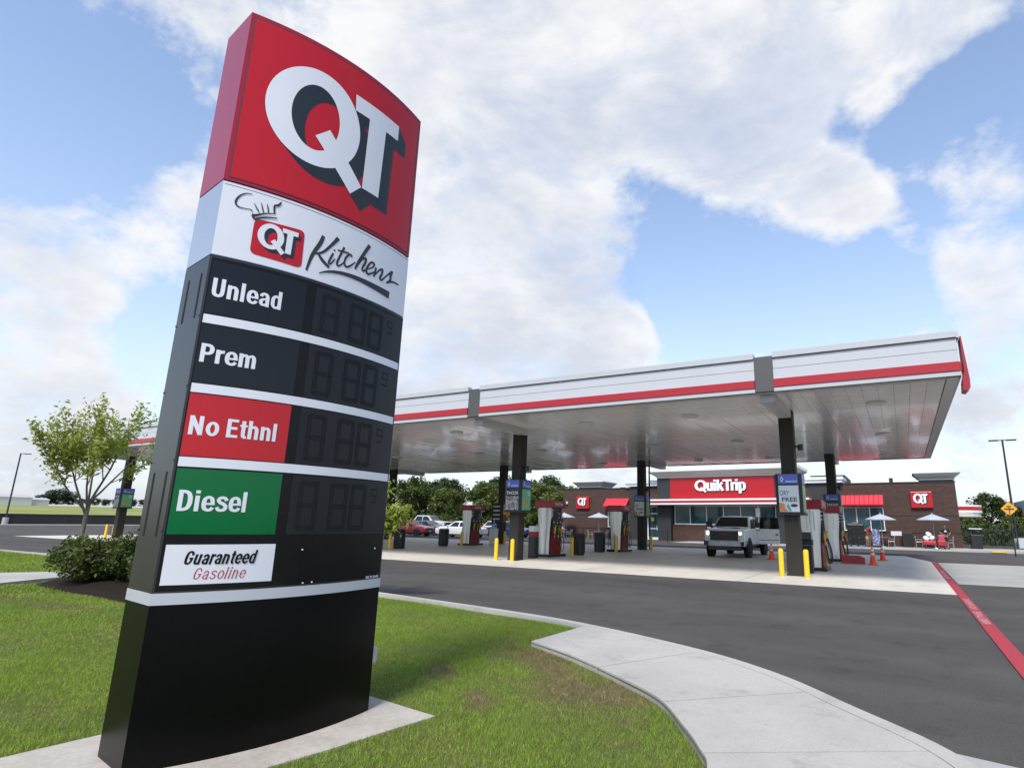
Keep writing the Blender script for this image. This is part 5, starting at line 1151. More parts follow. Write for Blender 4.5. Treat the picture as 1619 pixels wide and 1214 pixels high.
def pickup(label, m, loc, rz, big=False, group=None):
    """full size pickup, nose towards -y"""
    t = thing('pickup_truck', label, 'pickup truck', (*loc, 0.0), rz, group); h = 1.02; y0 = -3.0; zb = 0.55; hood = 1.34; rf = 2.0; bl = 1.38
    st = [(y0+0.05, h*0.90, zb+0.12, hood-0.10, h*0.86, hood-0.05), (y0+0.14, h*0.965, zb+0.05, hood-0.05, h*0.90, hood+0.0), (y0+0.5, h*0.985, zb, hood, h*0.90, hood+0.05), (y0+1.45, h, zb, bl, h*0.90, hood+0.07),
          (y0+2.15, h, zb, bl, h*0.76, rf-0.03), (y0+2.7, h, zb, bl, h*0.77, rf), (y0+3.65, h, zb, bl, h*0.765, rf-0.02), (y0+3.98, h, zb, bl, h*0.80, bl+0.12)]
    loft(st).build('cab', m, t, auto=28)
    bd = MB()
    for s in (-1, 1): bd.bbox(s*(h-0.10), s*(h-0.005), y0+4.02, y0+6.0, zb+0.02, bl+0.0, 0.02)
    MB().bbox(-h+0.005, -h+0.10, y0+4.02, y0+5.98, zb+0.02, bl, 0.02).build('bed_side', m, t); MB().bbox(h-0.10, h-0.005, y0+4.02, y0+5.98, zb+0.02, bl, 0.02).build('bed_side', m, t)
    MB().box(-h+0.102, h-0.102, y0+4.04, y0+5.9, zb+0.05, zb+0.2).build('bed_floor', trim_m, t); MB().bbox(-h+0.11, h-0.11, y0+5.9, y0+5.99, zb+0.1, bl, 0.02).build('tailgate', m, t)
    MB().box(-0.7, 0.7, y0+0.4, y0+5.9, 0.36, zb+0.04).build('chassis', trim_m, t)
    def gl(name, pts, off):
        a, b, c = (Vector(p) for p in pts[:3]); n_ = (b-a).cross(c-a).normalized()*off; MB().add([tuple(Vector(p)+n_) for p in pts], [tuple(range(len(pts)))]).build(name, cglass, t)
    gl('windscreen', [(-h*0.83, y0+1.52, hood+0.11), (h*0.83, y0+1.52, hood+0.11), (h*0.69, y0+2.10, rf-0.065), (-h*0.69, y0+2.10, rf-0.065)], 0.024)
    for s in (-1, 1):
        fa = lambda y, u: (s*((h*0.94)*(1-u)+(h*0.76)*u+0.012), y0+y, (bl+0.02)*(1-u)+(rf-0.06)*u)
        for p_ in ([fa(1.75, 0.05), fa(2.75, 0.05), fa(2.75, 0.9), fa(2.24, 0.9)], [fa(2.83, 0.05), fa(3.75, 0.05), fa(3.58, 0.9), fa(2.83, 0.9)]):
            MB().add(p_ if s > 0 else p_[::-1], [(0, 1, 2, 3)]).build('side_window', cglass, t)
        for yy in (1.0, 4.75):
            MB().lathe([(0.0, -0.02), (0.50, -0.02), (0.52, 0.012), (0.0, 0.016)], (s*(h-0.012) if s > 0 else -(h-0.004)-0.0, y0+yy, 0.46), 22, 'x').build('wheel_arch', trim_m, t)
            wheel(t, s*(h-0.11), y0+yy, 0.415, 0.28, s)
        # lamps: stacked C shape
        MB().bbox(s*0.70, s*0.93, y0-0.005, y0+0.16, 1.02, 1.27, 0.02).build('headlight', lamp_w, t)
        MB().bbox(s*0.76, s*0.93, y0-0.005, y0+0.14, 0.86, 1.005, 0.02).build('marker_light', lamp_w, t)
        lz = MB().bbox(s*0.735, s*0.84, y0-0.025, y0-0.004, 1.10, 1.23, 0.01); lz.build('lit_lamp', mat('lit_lamp', (1.0, 0.95, 0.85), 0.3, emit=2.2 if big else 0.0) if big else lamp_w, t)
        mr_ = MB().bbox(s*(h+0.10), s*(h+0.34), y0+1.78, y0+1.90, 1.32, 1.70, 0.03).build('mirror', trim_m, t); MB().tube([(s*(h-0.05), y0+1.85, 1.42), (s*(h+0.14), y0+1.85, 1.40)], 0.03).build('mirror_arm', trim_m, mr_)
        MB().box(s*(h+0.12), s*(h+0.32), y0+1.772, y0+1.778, 1.36, 1.44).build('mirror_lamp', p_chr, mr_)
        MB().bbox(s*0.80, s*0.96, y0-0.085, y0-0.02, 0.60, 0.76, 0.02).build('fog_lamp', trim_m, t)
        MB().tube([(s*0.80, y0-0.09, 0.58), (s*0.98, y0-0.06, 0.56), (s*1.0, y0-0.03, 0.78)], 0.016).build('fog_trim', p_chr, t)
        MB().bbox(s*0.30, s*0.62, y0+0.42, y0+0.9, hood+0.045, hood+0.085, 0.015).build('hood_vent', trim_m, t) if big and s > 0 else None
    gr = MB().bbox(-0.68, 0.68, y0-0.02, y0+0.15, 0.84, 1.25, 0.02).build('grille', trim_m, t)
    for z in (0.90, 0.97, 1.04, 1.17): MB().box(-0.62, 0.62, y0-0.030, y0-0.021, z, z+0.022).build('grille_bar', bin_m, gr)
    badge = MB(); text_on(badge, 'GMC', (-0.24, y0-0.034, 1.075), (1, 0, 0), (0, 0, 1), 0.48, 0.085, 0.02); badge.build('badge', mat('badge_red', (0.20, 0.03, 0.03), 0.3), gr) if big else None
    for a_, b_ in (((-0.71, y0-0.02, 0.83), (-0.71, y0-0.02, 1.27)), ((0.71, y0-0.02, 0.83), (0.71, y0-0.02, 1.27)), ((-0.71, y0-0.02, 1.275), (0.71, y0-0.02, 1.275)), ((-0.71, y0-0.02, 0.82), (0.71, y0-0.02, 0.82))):
        MB().cyl(a_, b_, 0.022, n=6).build('grille_surround', p_chr, gr)
    bp = MB(); prof = [(-1.0, 0.10), (-0.9, -0.03), (-0.6, -0.09), (0.6, -0.09), (0.9, -0.03), (1.0, 0.10)]
    bp.v = [(x, y0+d, z) for z in (0.56, 0.80) for x, d in prof]+[(x, y0+0.3, z) for z in (0.56, 0.80) for x, d in prof]
    n = 6
    for i in range(n-1): bp.f += [(i, i+1, n+i+1, n+i), (n+i, n+i+1, 3*n+i+1, 3*n+i), (i+1, i, 2*n+i, 2*n+i+1)]
    bp.f += [(0, n, 3*n, 2*n), (n-1, 3*n-1, 4*n-1, 2*n-1)]
    bp.build('bumper', mat('bumper_grey', (0.30, 0.31, 0.32), 0.25, metal=0.6), t, auto=40)
    MB().bbox(-0.80, 0.80, y0-0.04, y0+0.25, 0.36, 0.555, 0.03).build('air_dam', trim_m, t); MB().box(-0.18, 0.18, y0-0.115, y0-0.10, 0.62, 0.77).build('plate', plate_m, t)
    if big:
        MB().bbox(-0.5, 0.5, y0+0.55, y0+0.95, hood+0.05, hood+0.10, 0.03).build('hood_scoop', trim_m, t)
        MB().cyl((0.30, y0+2.9, rf), (0.30, y0+2.9, rf+0.07), 0.03, n=8).build('antenna', trim_m, t)
        dr = MB().bbox(0, 1.08, -0.035, 0.035, zb+0.08, bl, 0.02); dm = Matrix.Translation((h+0.01, y0+2.80, 0)) @ Matrix.Rotation(math.radians(14), 4, 'Z')
        d_ = dr.xf(dm).build('open_door', m, t); d_['label'] = 'open rear door'
        MB().add([(0.06, -0.04, bl+0.01), (1.04, -0.04, bl+0.01), (0.98, -0.04, rf-0.08), (0.22, -0.04, rf-0.06)], [(0, 1, 2, 3)]).xf(dm).build('door_window', cglass, d_)
        for a_, b_ in (((0.04, 0, bl), (0.20, 0, rf-0.05)), ((0.20, 0, rf-0.05), (1.0, 0, rf-0.07)), ((1.0, 0, rf-0.07), (1.06, 0, bl))): MB().cyl(dm @ Vector(a_), dm @ Vector(b_), 0.03, n=6).build('door_frame', trim_m, d_)
        MB().bbox(0.86, 1.02, -0.06, -0.036, 1.08, 1.14, 0.008).xf(dm).build('door_handle', trim_m, d_); MB().box(0.03, 1.05, -0.045, -0.036, 0.82, 0.845).xf(dm).build('door_moulding', bin_m, d_)
    return t
pickup('white pickup truck facing the camera under the canopy, headlights on, door open', paint('paint_truck', (0.88, 0.88, 0.87)), (-7.75, 32.35), 0.0, True)
pickup('silver pickup truck parked behind the grey sedan', paint('paint_pickup', (0.45, 0.46, 0.46)), (-46.6, 50.8), math.radians(98))
# ------------------------------------------------------------------ cones and low red island box
c_or = mat('cone_orange', (0.85, 0.07, 0.012), 0.5); c_wh = mat('cone_white', (0.72, 0.70, 0.68), 0.45)
def make_cone():
    t = thing('traffic_cone', '', 'traffic cone', group='orange traffic cones by the right pumps')
    MB().bbox(-0.18, 0.18, -0.18, 0.18, 0.012, 0.045, 0.008).build('base', c_or, t)
    R_ = lambda z: 0.14-0.105*(z-0.045)/0.68
    MB().lathe([(R_(0.045), 0.045), (R_(0.725), 0.725), (0.02, 0.74)], n=16).build('cone', c_or, t, auto=40)
    for a, b in ((0.40, 0.50), (0.55, 0.66)): MB().lathe([(R_(a)+0.003, a), (R_(b)+0.003, b)], n=16).build('reflective_band', c_wh, t, smooth=True)
    return t
cn = make_cone()
for i, ((x, y), lb) in enumerate((((-5.6, 29.6), 'orange traffic cone beside the truck\'s front wheel'), ((-1.3, 28.9), 'nearer of two orange cones right of the red kerb box'), ((-1.05, 33.0), 'farther of two orange cones right of the red kerb box'))):
    if i == 0: cn.location = (x, y, 0); cn['label'] = lb
    else: dup(cn, (x, y, 0), 0.3*i, lb)
t = thing('island_guard', 'low dark red guard box on the ground right of the pumps', 'guard box', (-2.05, 29.3, 0))
MB().add([(-0.5,-0.25,0.012),(0.42,-0.25,0.012),(0.42,0.25,0.012),(-0.5,0.25,0.012),(-0.5,-0.22,0.36),(0.22,-0.22,0.36),(0.22,0.22,0.36),(-0.5,0.22,0.36),(0.42,-0.22,0.27),(0.42,0.22,0.27)], [(0,3,2,1),(4,5,6,7),(0,1,8,5,4),(2,3,7,6,9),(3,0,4,7),(1,2,9,8),(5,8,9,6)]).build('shell', mat('guard_red', (0.30, 0.008, 0.010), 0.35), t)
MB().box(-0.52, 0.44, -0.27, 0.27, 0.008, 0.011).build('foot', bin_m, t)

# ================================================================== VEGETATION
bark = mat('bark_grey', (0.17, 0.14, 0.11), 0.9, nz=(18, 0.3), bump=(30, 0.01), spec=0.2); bark_d = mat('bark_dark', (0.05, 0.042, 0.034), 0.9, nz=(8, 0.3))
lf_young = leaf_mat('leaf_young', (0.350, 0.400, 0.070), (0.270, 0.330, 0.055), 0.55, 2.0)
lf_bush = leaf_mat('leaf_bush', (0.040, 0.066, 0.014), (0.115, 0.140, 0.028), 0.3, 2.2)
lf_a = leaf_mat('leaf_wood_a', (0.095, 0.125, 0.025), (0.055, 0.082, 0.019), 0.3, 0.35)
lf_b = leaf_mat('leaf_wood_b', (0.130, 0.158, 0.031), (0.085, 0.115, 0.025), 0.3, 0.35)
lf_c = leaf_mat('leaf_wood_c', (0.055, 0.080, 0.020), (0.036, 0.056, 0.016), 0.25, 0.35)
lf_far = leaf_mat('leaf_far', (0.035, 0.055, 0.030), (0.050, 0.070, 0.036), 0.2, 0.1)
rg = np.random.default_rng(11)
def unit(n):
    v = rg.normal(size=(n, 3)); return v/np.linalg.norm(v, axis=1)[:, None]
def leaves(centres, size, aspect=0.55, up=0.5, jitter=0.35):
    """one folded leaf (4 verts) per centre; random facing, leaning upwards"""
    n = len(centres); nr = unit(n); nr[:, 2] = np.abs(nr[:, 2])*(1-up)+up; nr /= np.linalg.norm(nr, axis=1)[:, None]
    a = np.cross(nr, unit(n)); a /= np.linalg.norm(a, axis=1)[:, None]; b = np.cross(nr, a)
    L = size*(1+jitter*rg.normal(size=n))[:, None]; L = np.clip(L, size*0.4, size*1.8)
    V = np.stack([centres-a*L*0.5, centres-b*L*aspect*0.5+nr*L*0.06, centres+a*L*0.5-nr*L*0.10, centres+b*L*aspect*0.5+nr*L*0.06], 1).reshape(-1, 3)
    F = np.arange(4*n).reshape(-1, 4); return V, F
def clumps(n, cx, cy, cz, rx, ry, rz, K, cr, shell=0.35, seed=0):
    """K clumps spread through an ellipsoid, leaves gathered round each"""
    d = unit(K); r = (shell+(1-shell)*rg.random(K))[:, None]**0.6; C = d*r*np.array([rx, ry, rz])+np.array([cx, cy, cz])
    k = rg.integers(0, K, n); s = cr*(0.6+0.8*rg.random(K)); q = unit(n)*(rg.random(n)**0.45)[:, None]
    return C[k]+q*s[k][:, None]*np.array([1, 1, 0.75])
def branch(mb, p, d, L, r, depth, tips, bend=0.25, n=5):
    pts = [np.array(p, float)]; d = np.array(d, float); d /= np.linalg.norm(d)
    for i in range(n):
        d = d+rg.normal(size=3)*bend/n+np.array([0, 0, 0.05]); d /= np.linalg.norm(d); pts.append(pts[-1]+d*L/n)
    mb.tube(pts, [r*(1-0.55*i/n) for i in range(n+1)], n=6)
    if depth == 0: tips.append(pts); return
    for k in range(3):
        f = rg.uniform(0.45, 1.0); i = min(n, int(f*n)); dd = d+rg.normal(size=3)*0.55; dd[2] = abs(dd[2])*0.7+0.15
        branch(mb, pts[i], dd, L*rg.uniform(0.5, 0.7), r*0.45, depth-1, tips, bend, n)
    branch(mb, pts[-1], d, L*0.55, r*0.42, depth-1, tips, bend, n)
# --- the young vase-shaped tree behind the bush
ty = thing('young_tree', 'slim young tree with pale green leaves left of the price sign', 'tree', (-20.55, 8.45, GZ-0.03))
tm = MB(); tips = []
tm.tube([(0, 0, 0), (0.0, -0.01, 0.5), (0.01, -0.02, 1.0), (0.02, -0.02, 1.55), (0.03, 0.0, 1.85)], [0.080, 0.066, 0.060, 0.056, 0.045], n=10)
for p, d, L, r in (((0.01, -0.02, 1.45), (0.0, -0.55, 0.95), 1.75, 0.036), ((0.02, -0.02, 1.6), (0.3, -0.25, 1.0), 1.8, 0.034), ((0.02, -0.01, 1.75), (-0.15, 0.38, 1.0), 2.0, 0.040), ((0.03, 0.0, 1.85), (0.25, 0.68, 0.9), 1.65, 0.032), ((0.02, -0.02, 1.65), (-0.3, 0.05, 1.0), 1.85, 0.034), ((0.01, -0.02, 1.55), (-0.1, -0.85, 0.75), 1.6, 0.026)):
    branch(tm, p, d, L, r, 2, tips, 0.22)
tm.build('trunk', bark, ty, smooth=True)
cs = []
for pts in tips:
    for i in range(1, len(pts)):
        k = 10
        f = rg.random((k, 1)); c = pts[i-1]*(1-f)+pts[i]*f; cs.append(c+rg.normal(size=(k, 3))*0.085)
cs = np.concatenate(cs)
V, F = leaves(cs, 0.125, 0.42, 0.35)
obj('crown', arr_mesh('crown', V, F, lf_young), ty)
# --- sapling whose tips show at the right edge of the sign
ts = thing('young_tree', 'young tree almost hidden behind the price sign, leaf tips at its right edge', 'tree', (-10.05, 8.6, GZ-0.03))
tm = MB(); tips = []; tm.tube([(0, 0, 0), (0.03, 0.0, 0.7), (0.06, 0.04, 1.3)], [0.05, 0.045, 0.04], n=8)
for d, L in (((0.9, 0.5, 0.5), 0.95), ((-0.6, 0.2, 0.9), 1.0), ((0.1, -0.3, 1.0), 1.1), ((0.6, 0.7, 0.8), 0.9), ((0.95, 0.62, 0.12), 0.9)): branch(tm, (0.05, 0.03, 1.2), d, L, 0.022, 1, tips, 0.3)
tm.build('trunk', bark, ts, smooth=True)
cs = np.concatenate([pts[i-1]+rg.normal(size=(16, 3))*0.09+np.array([0, 0, -0.06]) for pts in tips for i in range(1, len(pts))])
V, F = leaves(cs, 0.13, 0.42, 0.2); obj('crown', arr_mesh('crown', V, F, lf_young), ts)
# --- clipped shrubs in the mulch bed
def shrub(label, loc, rx, ry, h, n):
    t = thing('shrub', label, 'shrub', (*loc, LZ+0.05), 0, 'shrubs in the mulch bed'); st = MB()
    for k in range(9):
        a = 2*math.pi*k/9+rg.random(); e = (math.cos(a)*rx*0.6, math.sin(a)*ry*0.6, h*0.75); st.tube([(0, 0, 0), (e[0]*0.35, e[1]*0.35, h*0.35), e], [0.018, 0.014, 0.006], n=5)
    st.build('stems', bark_d, t, kind='stuff')
    c = clumps(n, 0, 0, h*0.50, rx*0.85, ry*0.85, h*0.40, 46, 0.22*h+0.06, 0.55); c = c[c[:, 2] > 0.02]
    V, F = leaves(c, 0.062, 0.55, 0.3); obj('foliage', arr_mesh('foliage', V, F, lf_bush), t)
shrub('rounded dark green shrub in the mulch bed left of the price sign', (-15.0, 6.5), 0.78, 0.85, 0.92, 12000)
shrub('taller shrub partly hidden behind the left edge of the price sign', (-13.9, 7.0), 0.85, 0.85, 1.02, 12000)
shrub('low shrub right of the others, mostly behind the price sign', (-12.6, 6.9), 0.8, 0.8, 0.9, 9000)
# --- woodland trees behind the store and car park
def wood_tree(h, w, leafm, n, ls, seed):
    t = thing('woodland_tree', '', 'tree', group='trees behind the station'); tm = MB()
    tm.tube([(0, 0, -0.2), (0.1, 0, h*0.25), (0.0, 0.1, h*0.55)], [0.18, 0.14, 0.08], n=8)
    for k in range(7):
        a = 2*math.pi*k/7+rg.random(); tm.tube([(0.05, 0, h*(0.22+0.04*k)), (math.cos(a)*w*0.3, math.sin(a)*w*0.3, h*(0.42+0.04*k)), (math.cos(a)*w*0.62, math.sin(a)*w*0.62, h*(0.5+0.05*k))], [0.07, 0.05, 0.02], n=5)
    tm.build('trunk', bark_d, t)
    c = np.concatenate([clumps(int(n*0.75), 0, 0, h*0.60, w*0.86, w*0.86, h*0.33, 44, w*0.30, 0.5), clumps(int(n*0.25), 0, 0, h*0.24, w*0.95, w*0.95, h*0.18, 20, w*0.30, 0.4)]); c[:, 2] = np.maximum(c[:, 2], 0.05)
    V, F = leaves(c, ls, 0.7, 0.35); obj('crown', arr_mesh('crown', V, F, leafm), t); return t
protos = [wood_tree(8.0, 3.4, lf_a, 9000, 0.30, 1), wood_tree(7.0, 3.0, lf_b, 8000, 0.28, 2), wood_tree(8.6, 3.2, lf_c, 9000, 0.30, 3), wood_tree(6.0, 3.2, lf_b, 7000, 0.27, 4)]
used = [False]*4
def plant(k, loc, s, label):
    r = rg.uniform(0, 6.28)
    if not used[k]:
        t = protos[k]; used[k] = True; t.location = loc; t.rotation_euler = (0, 0, r); t.scale = (s, s, s); t['label'] = label; return t
    return dup(protos[k], loc, r, label, s)
WT = [(-92, 84, 2, .82, 'dark tree at the far left end of the wood, by the price sign edge'), (-86, 80, 0, .92, 'tree in the front row of the wood behind the red sedan'), (-81, 84, 2, 1.08, 'tall dark tree behind the silver pickup'),
      (-76, 79, 0, 1.16, 'tallest tree of the wood, between the price sign and the left pump'), (-71.5, 84, 2, 1.05, 'dark tree just left of the pump furthest left'), (-67, 78, 1, 1.02, 'pale green tree above the white sedan'),
      (-62.5, 83, 0, 1.06, 'tree behind the pump furthest left'), (-58, 78, 1, 1.14, 'pale green tree behind the column with the orange arrow'), (-54, 83, 0, 1.08, 'tree behind the TACOS advert board'),
      (-50, 78, 3, 1.30, 'light green tree over the pump by the second near column'), (-46, 81, 1, 1.06, 'light green tree between that pump and the store'), (-42.5, 77, 3, 1.12, 'bushy light green tree at the store\'s left corner'),
      (-38.5, 79, 1, .92, 'tree top showing over the left wing of the store'), (-79, 90, 2, 1.15, 'dark tree in the back row behind the parked pickup'), (-66, 92, 2, 1.2, 'dark tree in the back row behind the left pump'), (-55, 91, 2, 1.15, 'dark tree in the back row behind the arrow column'), (-88, 92, 2, 1.05, 'dark tree in the back row beside the price sign'),
      (9.0, 86, 2, .70, 'dark tree just right of the store, tallest on that side'), (12.0, 80, 0, .58, 'tree behind the iron fence'), (15.5, 84, 1, .68, 'pale tree behind the yellow diamond sign'), (19, 79, 2, .66, 'dark tree at the right edge of the picture'), (6.6, 82, 3, .62, 'low bushy tree at the store\'s right corner'), (22, 86, 0, .85, 'tree furthest right behind the small far canopy'), (10.5, 77, 3, .55, 'low bush-like tree over the fence')]
for x, y, k, s, lb in WT: plant(k, (x, y, 0), s, lb)
# dense understorey closing the wood
c = np.concatenate([np.stack([rg.uniform(-98, -37, 15000), rg.uniform(75.5, 90, 15000), rg.random(15000)**1.4*3.2], 1), np.stack([rg.uniform(4.5, 40, 6000), rg.uniform(74, 84, 6000), rg.random(6000)**1.3*2.2], 1)])
V, F = leaves(c, 0.42, 0.75, 0.2); o = obj('undergrowth', arr_mesh('undergrowth', V, F, lf_c)); o['kind'] = 'stuff'; o['label'] = 'dense dark undergrowth below the woodland trees'; o['category'] = 'undergrowth'
# --- far trees on the field's skyline
ft = wood_tree(9.0, 5.2, lf_far, 3500, 0.6, 9); ft.name = 'far_tree'; ft['group'] = 'trees on the skyline beyond the field'
FT = [(10, .45, 'low bush-like tree on the skyline before the white barn'), (38, .40, 'small skyline tree right of the leaning lamp post'), (58, .62, 'skyline tree just left of the broadest one'), (80, 1.0, 'broadest round tree on the skyline beyond the field'), (97, .80, 'skyline tree just right of the broadest one'), (120, .42, 'low skyline tree left of the young tree trunk'), (140, .50, 'low skyline tree behind the young tree trunk'), (160, .45, 'skyline tree right of the young tree trunk'), (178, .50, 'skyline tree left of the column behind the young tree'), (205, .5, 'skyline tree half hidden by the column behind the young tree'), (228, .55, 'skyline tree at the left edge of the price sign'), (68, .55, 'small skyline tree in front of the broadest one')]
for i, (px_, s, lb) in enumerate(FT):
    lo = (-330, 105+px_*0.235, 5.2); sc3 = (s*0.95, s*0.95, s*0.8)
    if i == 0: ft.location = lo; ft.scale = sc3; ft['label'] = lb
    else: dup(ft, lo, rg.uniform(0, 6), lb, sc3)
bare = mat('bare_soil', (0.16, 0.115, 0.065), 0.95, nz=(60, 0.4), spec=0.1)
# --- grass blades on the lawn
grass_m = leaf_mat('grass_blade', (0.285, 0.385, 0.044), (0.185, 0.290, 0.034), 0.35, 0.8)
dry_m = leaf_mat('dry_grass', (0.30, 0.215, 0.105), (0.19, 0.145, 0.07), 0.2, 6.0)
def inside(P, poly):
    x, y = P[:, 0], P[:, 1]; r = np.zeros(len(P), bool); n = len(poly)
    for i in range(n):
        x0, y0 = poly[i]; x1, y1 = poly[(i+1) % n]
        c = ((y0 > y) != (y1 > y)) & (x < (x1-x0)*(y-y0)/(y1-y0+1e-12)+x0); r ^= c
    return r
lawn_poly = offset(K, 0.18)+[(-95, -12)]
walk_poly = inner+list(reversed(outer)); foot_poly = [(-23,0.5),(-16.1,0.5),(-16.4,5.4),(-16.85,6.28),(-17.2,7.15),(-18.6,7.4),(-19.2,6.4)]
padp = [(-5.12,1.2),(-3.75,1.3),(-3.54,2.64),(-3.46,3.05),(-3.40,3.52),(-3.34,3.91),(-4.08,4.01),(-4.85,4.1)]
def scatter(x0, x1, y0, y1, dens):
    n = int((x1-x0)*(y1-y0)*dens); P = np.stack([rg.uniform(x0, x1, n), rg.uniform(y0, y1, n)], 1)
    m = inside(P, lawn_poly)
    for q in (walk_poly, foot_poly, padp, bed_poly): m &= ~inside(P, q)
    return P[m]
def dryness(P):
    d = np.zeros(len(P))
    for cx, cy, rx, ry in ((-3.55, 5.85, 0.95, 0.24), (-2.75, 5.15, 0.62, 0.30), (-3.75, 6.1, 0.5, 0.25), (-2.4, 5.25, 0.45, 0.2), (-4.2, 5.0, 0.25, 0.12), (-3.3, 4.4, 0.2, 0.1), (-13, 4.9, 2.5, 0.25)):
        a = -0.62 if cx > -5 else 0; u = (P[:, 0]-cx)*math.cos(a)+(P[:, 1]-cy)*math.sin(a); v = -(P[:, 0]-cx)*math.sin(a)+(P[:, 1]-cy)*math.cos(a)
        d = np.maximum(d, np.exp(-((u/rx)**2+(v/ry)**2)*0.60*(1+0.35*np.sin(P[:, 0]*9+P[:, 1]*5)+0.3*np.sin(P[:, 1]*13-P[:, 0]*4)))*(0.97 if cx > -5 else 0.35))
    return d
def blades(P, h, w):
    n = len(P); a = rg.uniform(0, 2*math.pi, n); t = np.stack([np.cos(a), np.sin(a), np.zeros(n)], 1); le = rg.normal(size=(n, 3))*0.45; le[:, 2] = 1
    hh = (h*(0.55+0.9*rg.random(n)))[:, None]; b = np.concatenate([P, np.full((n, 1), GZ-0.002)], 1); ww = (w*(0.7+0.6*rg.random(n)))[:, None]
    V = np.stack([b-t*ww/2, b+t*ww/2, b+le*hh], 1).reshape(-1, 3); return V
sets = [scatter(-8.5, 0.8, 1.4, 9.2, 8200), scatter(-14, -8.5, 1.0, 9.8, 3600), scatter(-34, -14, 0.5, 10.6, 800)]
Vg, Vd = [], []
for P, h, w in zip(sets, (0.036, 0.042, 0.06), (0.0042, 0.0065, 0.016)):
    d = dryness(P); r = rg.random(len(P)); dry = r < 0.05+d*1.05; keep = ~(dry & (rg.random(len(P)) < 0.35))
    # mowing and growth give taller and shorter tufts
    tuft = 0.75+0.5*np.sin(P[:, 0]*2.1+np.sin(P[:, 1]*1.7)*2)*np.sin(P[:, 1]*2.6+P[:, 0]*0.7)*0.6
    Vg.append(blades(P[~dry], h*np.clip(tuft[~dry], 0.5, 1.4), w)); Vd.append(blades(P[dry & keep], h*0.85, w*1.1))
for nm, VV, m, lb in (('grass', Vg, grass_m, 'short green lawn grass round the price sign'), ('dry_grass', Vd, dry_m, 'brown dried grass patches along the pavement edge')):
    VV = np.concatenate(VV); o = obj(nm, arr_mesh(nm, VV, np.arange(len(VV)).reshape(-1, 3), m)); o['kind'] = 'stuff'; o['label'] = lb; o['category'] = 'grass'

# ================================================================== OUTLYING THINGS
pole_m = mat('pole_dark', (0.020, 0.019, 0.018), 0.45); wall_m = mat('retaining_wall', (0.030, 0.028, 0.026), 0.85, nz=(1.5, 0.2)); barn = mat('barn_white', (0.62, 0.60, 0.58), 0.7)
t = thing('retaining_wall', 'long low dark wall between the road and the field', 'wall', (-96.9, 0, 0)); bw = MB().box(-0.2, 0.2, 0, 5.96, 0.0, 1.28).mesh('wall_panel', wall_m)
for i in range(30): o = obj('wall_panel', bw, t); o.location = (0, -70+i*6.0, 0)
MB().box(-0.26, 0.26, -70, 110, 1.281, 1.36).build('coping', wall_m, t)
def lamp(label, loc, h, arms, base_h=0.75, tilt=0):
    t = thing('lamp_post', label, 'lamp post', loc, 0, 'car park lamp posts')
    if base_h: MB().lathe([(0.30, 0.0), (0.30, base_h), (0.26, base_h+0.03)], n=16).build('footing', concrete, t)
    MB().cyl((0, 0, base_h), (0, 0, h), 0.095, 0.075, n=10).build('pole', pole_m, t); MB().box(-0.16, 0.16, -0.16, 0.16, base_h+0.03, base_h+0.10).build('base_plate', pole_m, t)
    for a in arms:
        d = Vector((math.cos(a), math.sin(a), 0)); R_ = Matrix.Rotation(a, 4, 'Z')
        MB().cyl((0, 0, h-0.06), tuple(d*0.3+Vector((0, 0, h-0.04))), 0.035, n=6).build('arm', pole_m, t)
        MB().bbox(0.28, 1.0, -0.17, 0.17, h-0.10, h+0.0, 0.02).xf(R_).build('lamp_head', pole_m, t)
lamp('single-arm lamp post on the far left by the dark wall', (-96.0, 31.3, 0.1), 8.6, [0.9])
lamp('double-headed lamp post right of the store', (8.15, 62.0, 0.1), 9.05, [0.0, math.pi])
lamp('slim lamp post seen between the left canopy columns', (-41.2, 60.5, 0), 9.0, [0.2])
# barns on the skyline
for y, x, w, d, h, lb in ((103, -318, 12, 10, 3.4, 'white low barn on the skyline at the far left'), (113.5, -322, 6, 8, 2.4, 'smaller white shed on the skyline left of the round tree')):
    t = thing('barn', lb, 'barn', (x, y, 5.2), 0, 'pale barns beyond the field'); MB().box(-d/2, d/2, -w/2, w/2, -1.5, h*0.65).build('wall', barn, t)
    MB().add([(-d/2-0.3, -w/2-0.3, h*0.65), (d/2+0.3, -w/2-0.3, h*0.65), (d/2+0.3, w/2+0.3, h*0.65), (-d/2-0.3, w/2+0.3, h*0.65), (0, -w/2-0.3, h), (0, w/2+0.3, h)], [(0, 1, 4), (1, 2, 5, 4), (2, 3, 5), (3, 0, 4, 5), (0, 3, 2, 1)]).build('roof', mat('barn_roof', (0.42, 0.40, 0.38), 0.6), t)
# fence of dark pickets right of the store
t = thing('picket_fence', 'dark iron picket fence right of the store', 'fence', (0, 0, 0.10)); pk_ = MB().box(-0.02, 0.02, -0.02, 0.02, 0, 1.50).add([(-0.02,-0.02,1.5),(0.02,-0.02,1.5),(0.02,0.02,1.5),(-0.02,0.02,1.5),(0,0,1.6)], [(0,1,4),(1,2,4),(2,3,4),(3,0,4)]).mesh('picket', pole_m)
for i in range(34): o = obj('picket', pk_, t); o.location = (4.6+i*0.16, 64.5+i*0.02, 0)
for z in (0.25, 1.35): MB().cyl((4.5, 64.53, z), (10.1, 65.2, z), 0.022, n=6).build('rail', pole_m, t)
t = thing('utility_box', 'pale grey utility box at the end of the iron fence', 'utility box', (8.55, 61.0, 0.10)); MB().bbox(-0.5, 0.5, -0.4, 0.4, 0.0, 0.86, 0.04).build('cabinet', mat('box_grey', (0.46, 0.48, 0.48), 0.5), t); MB().bbox(-0.53, 0.53, -0.43, 0.43, 0.86, 0.90, 0.015).build('lid', bin_m, t)
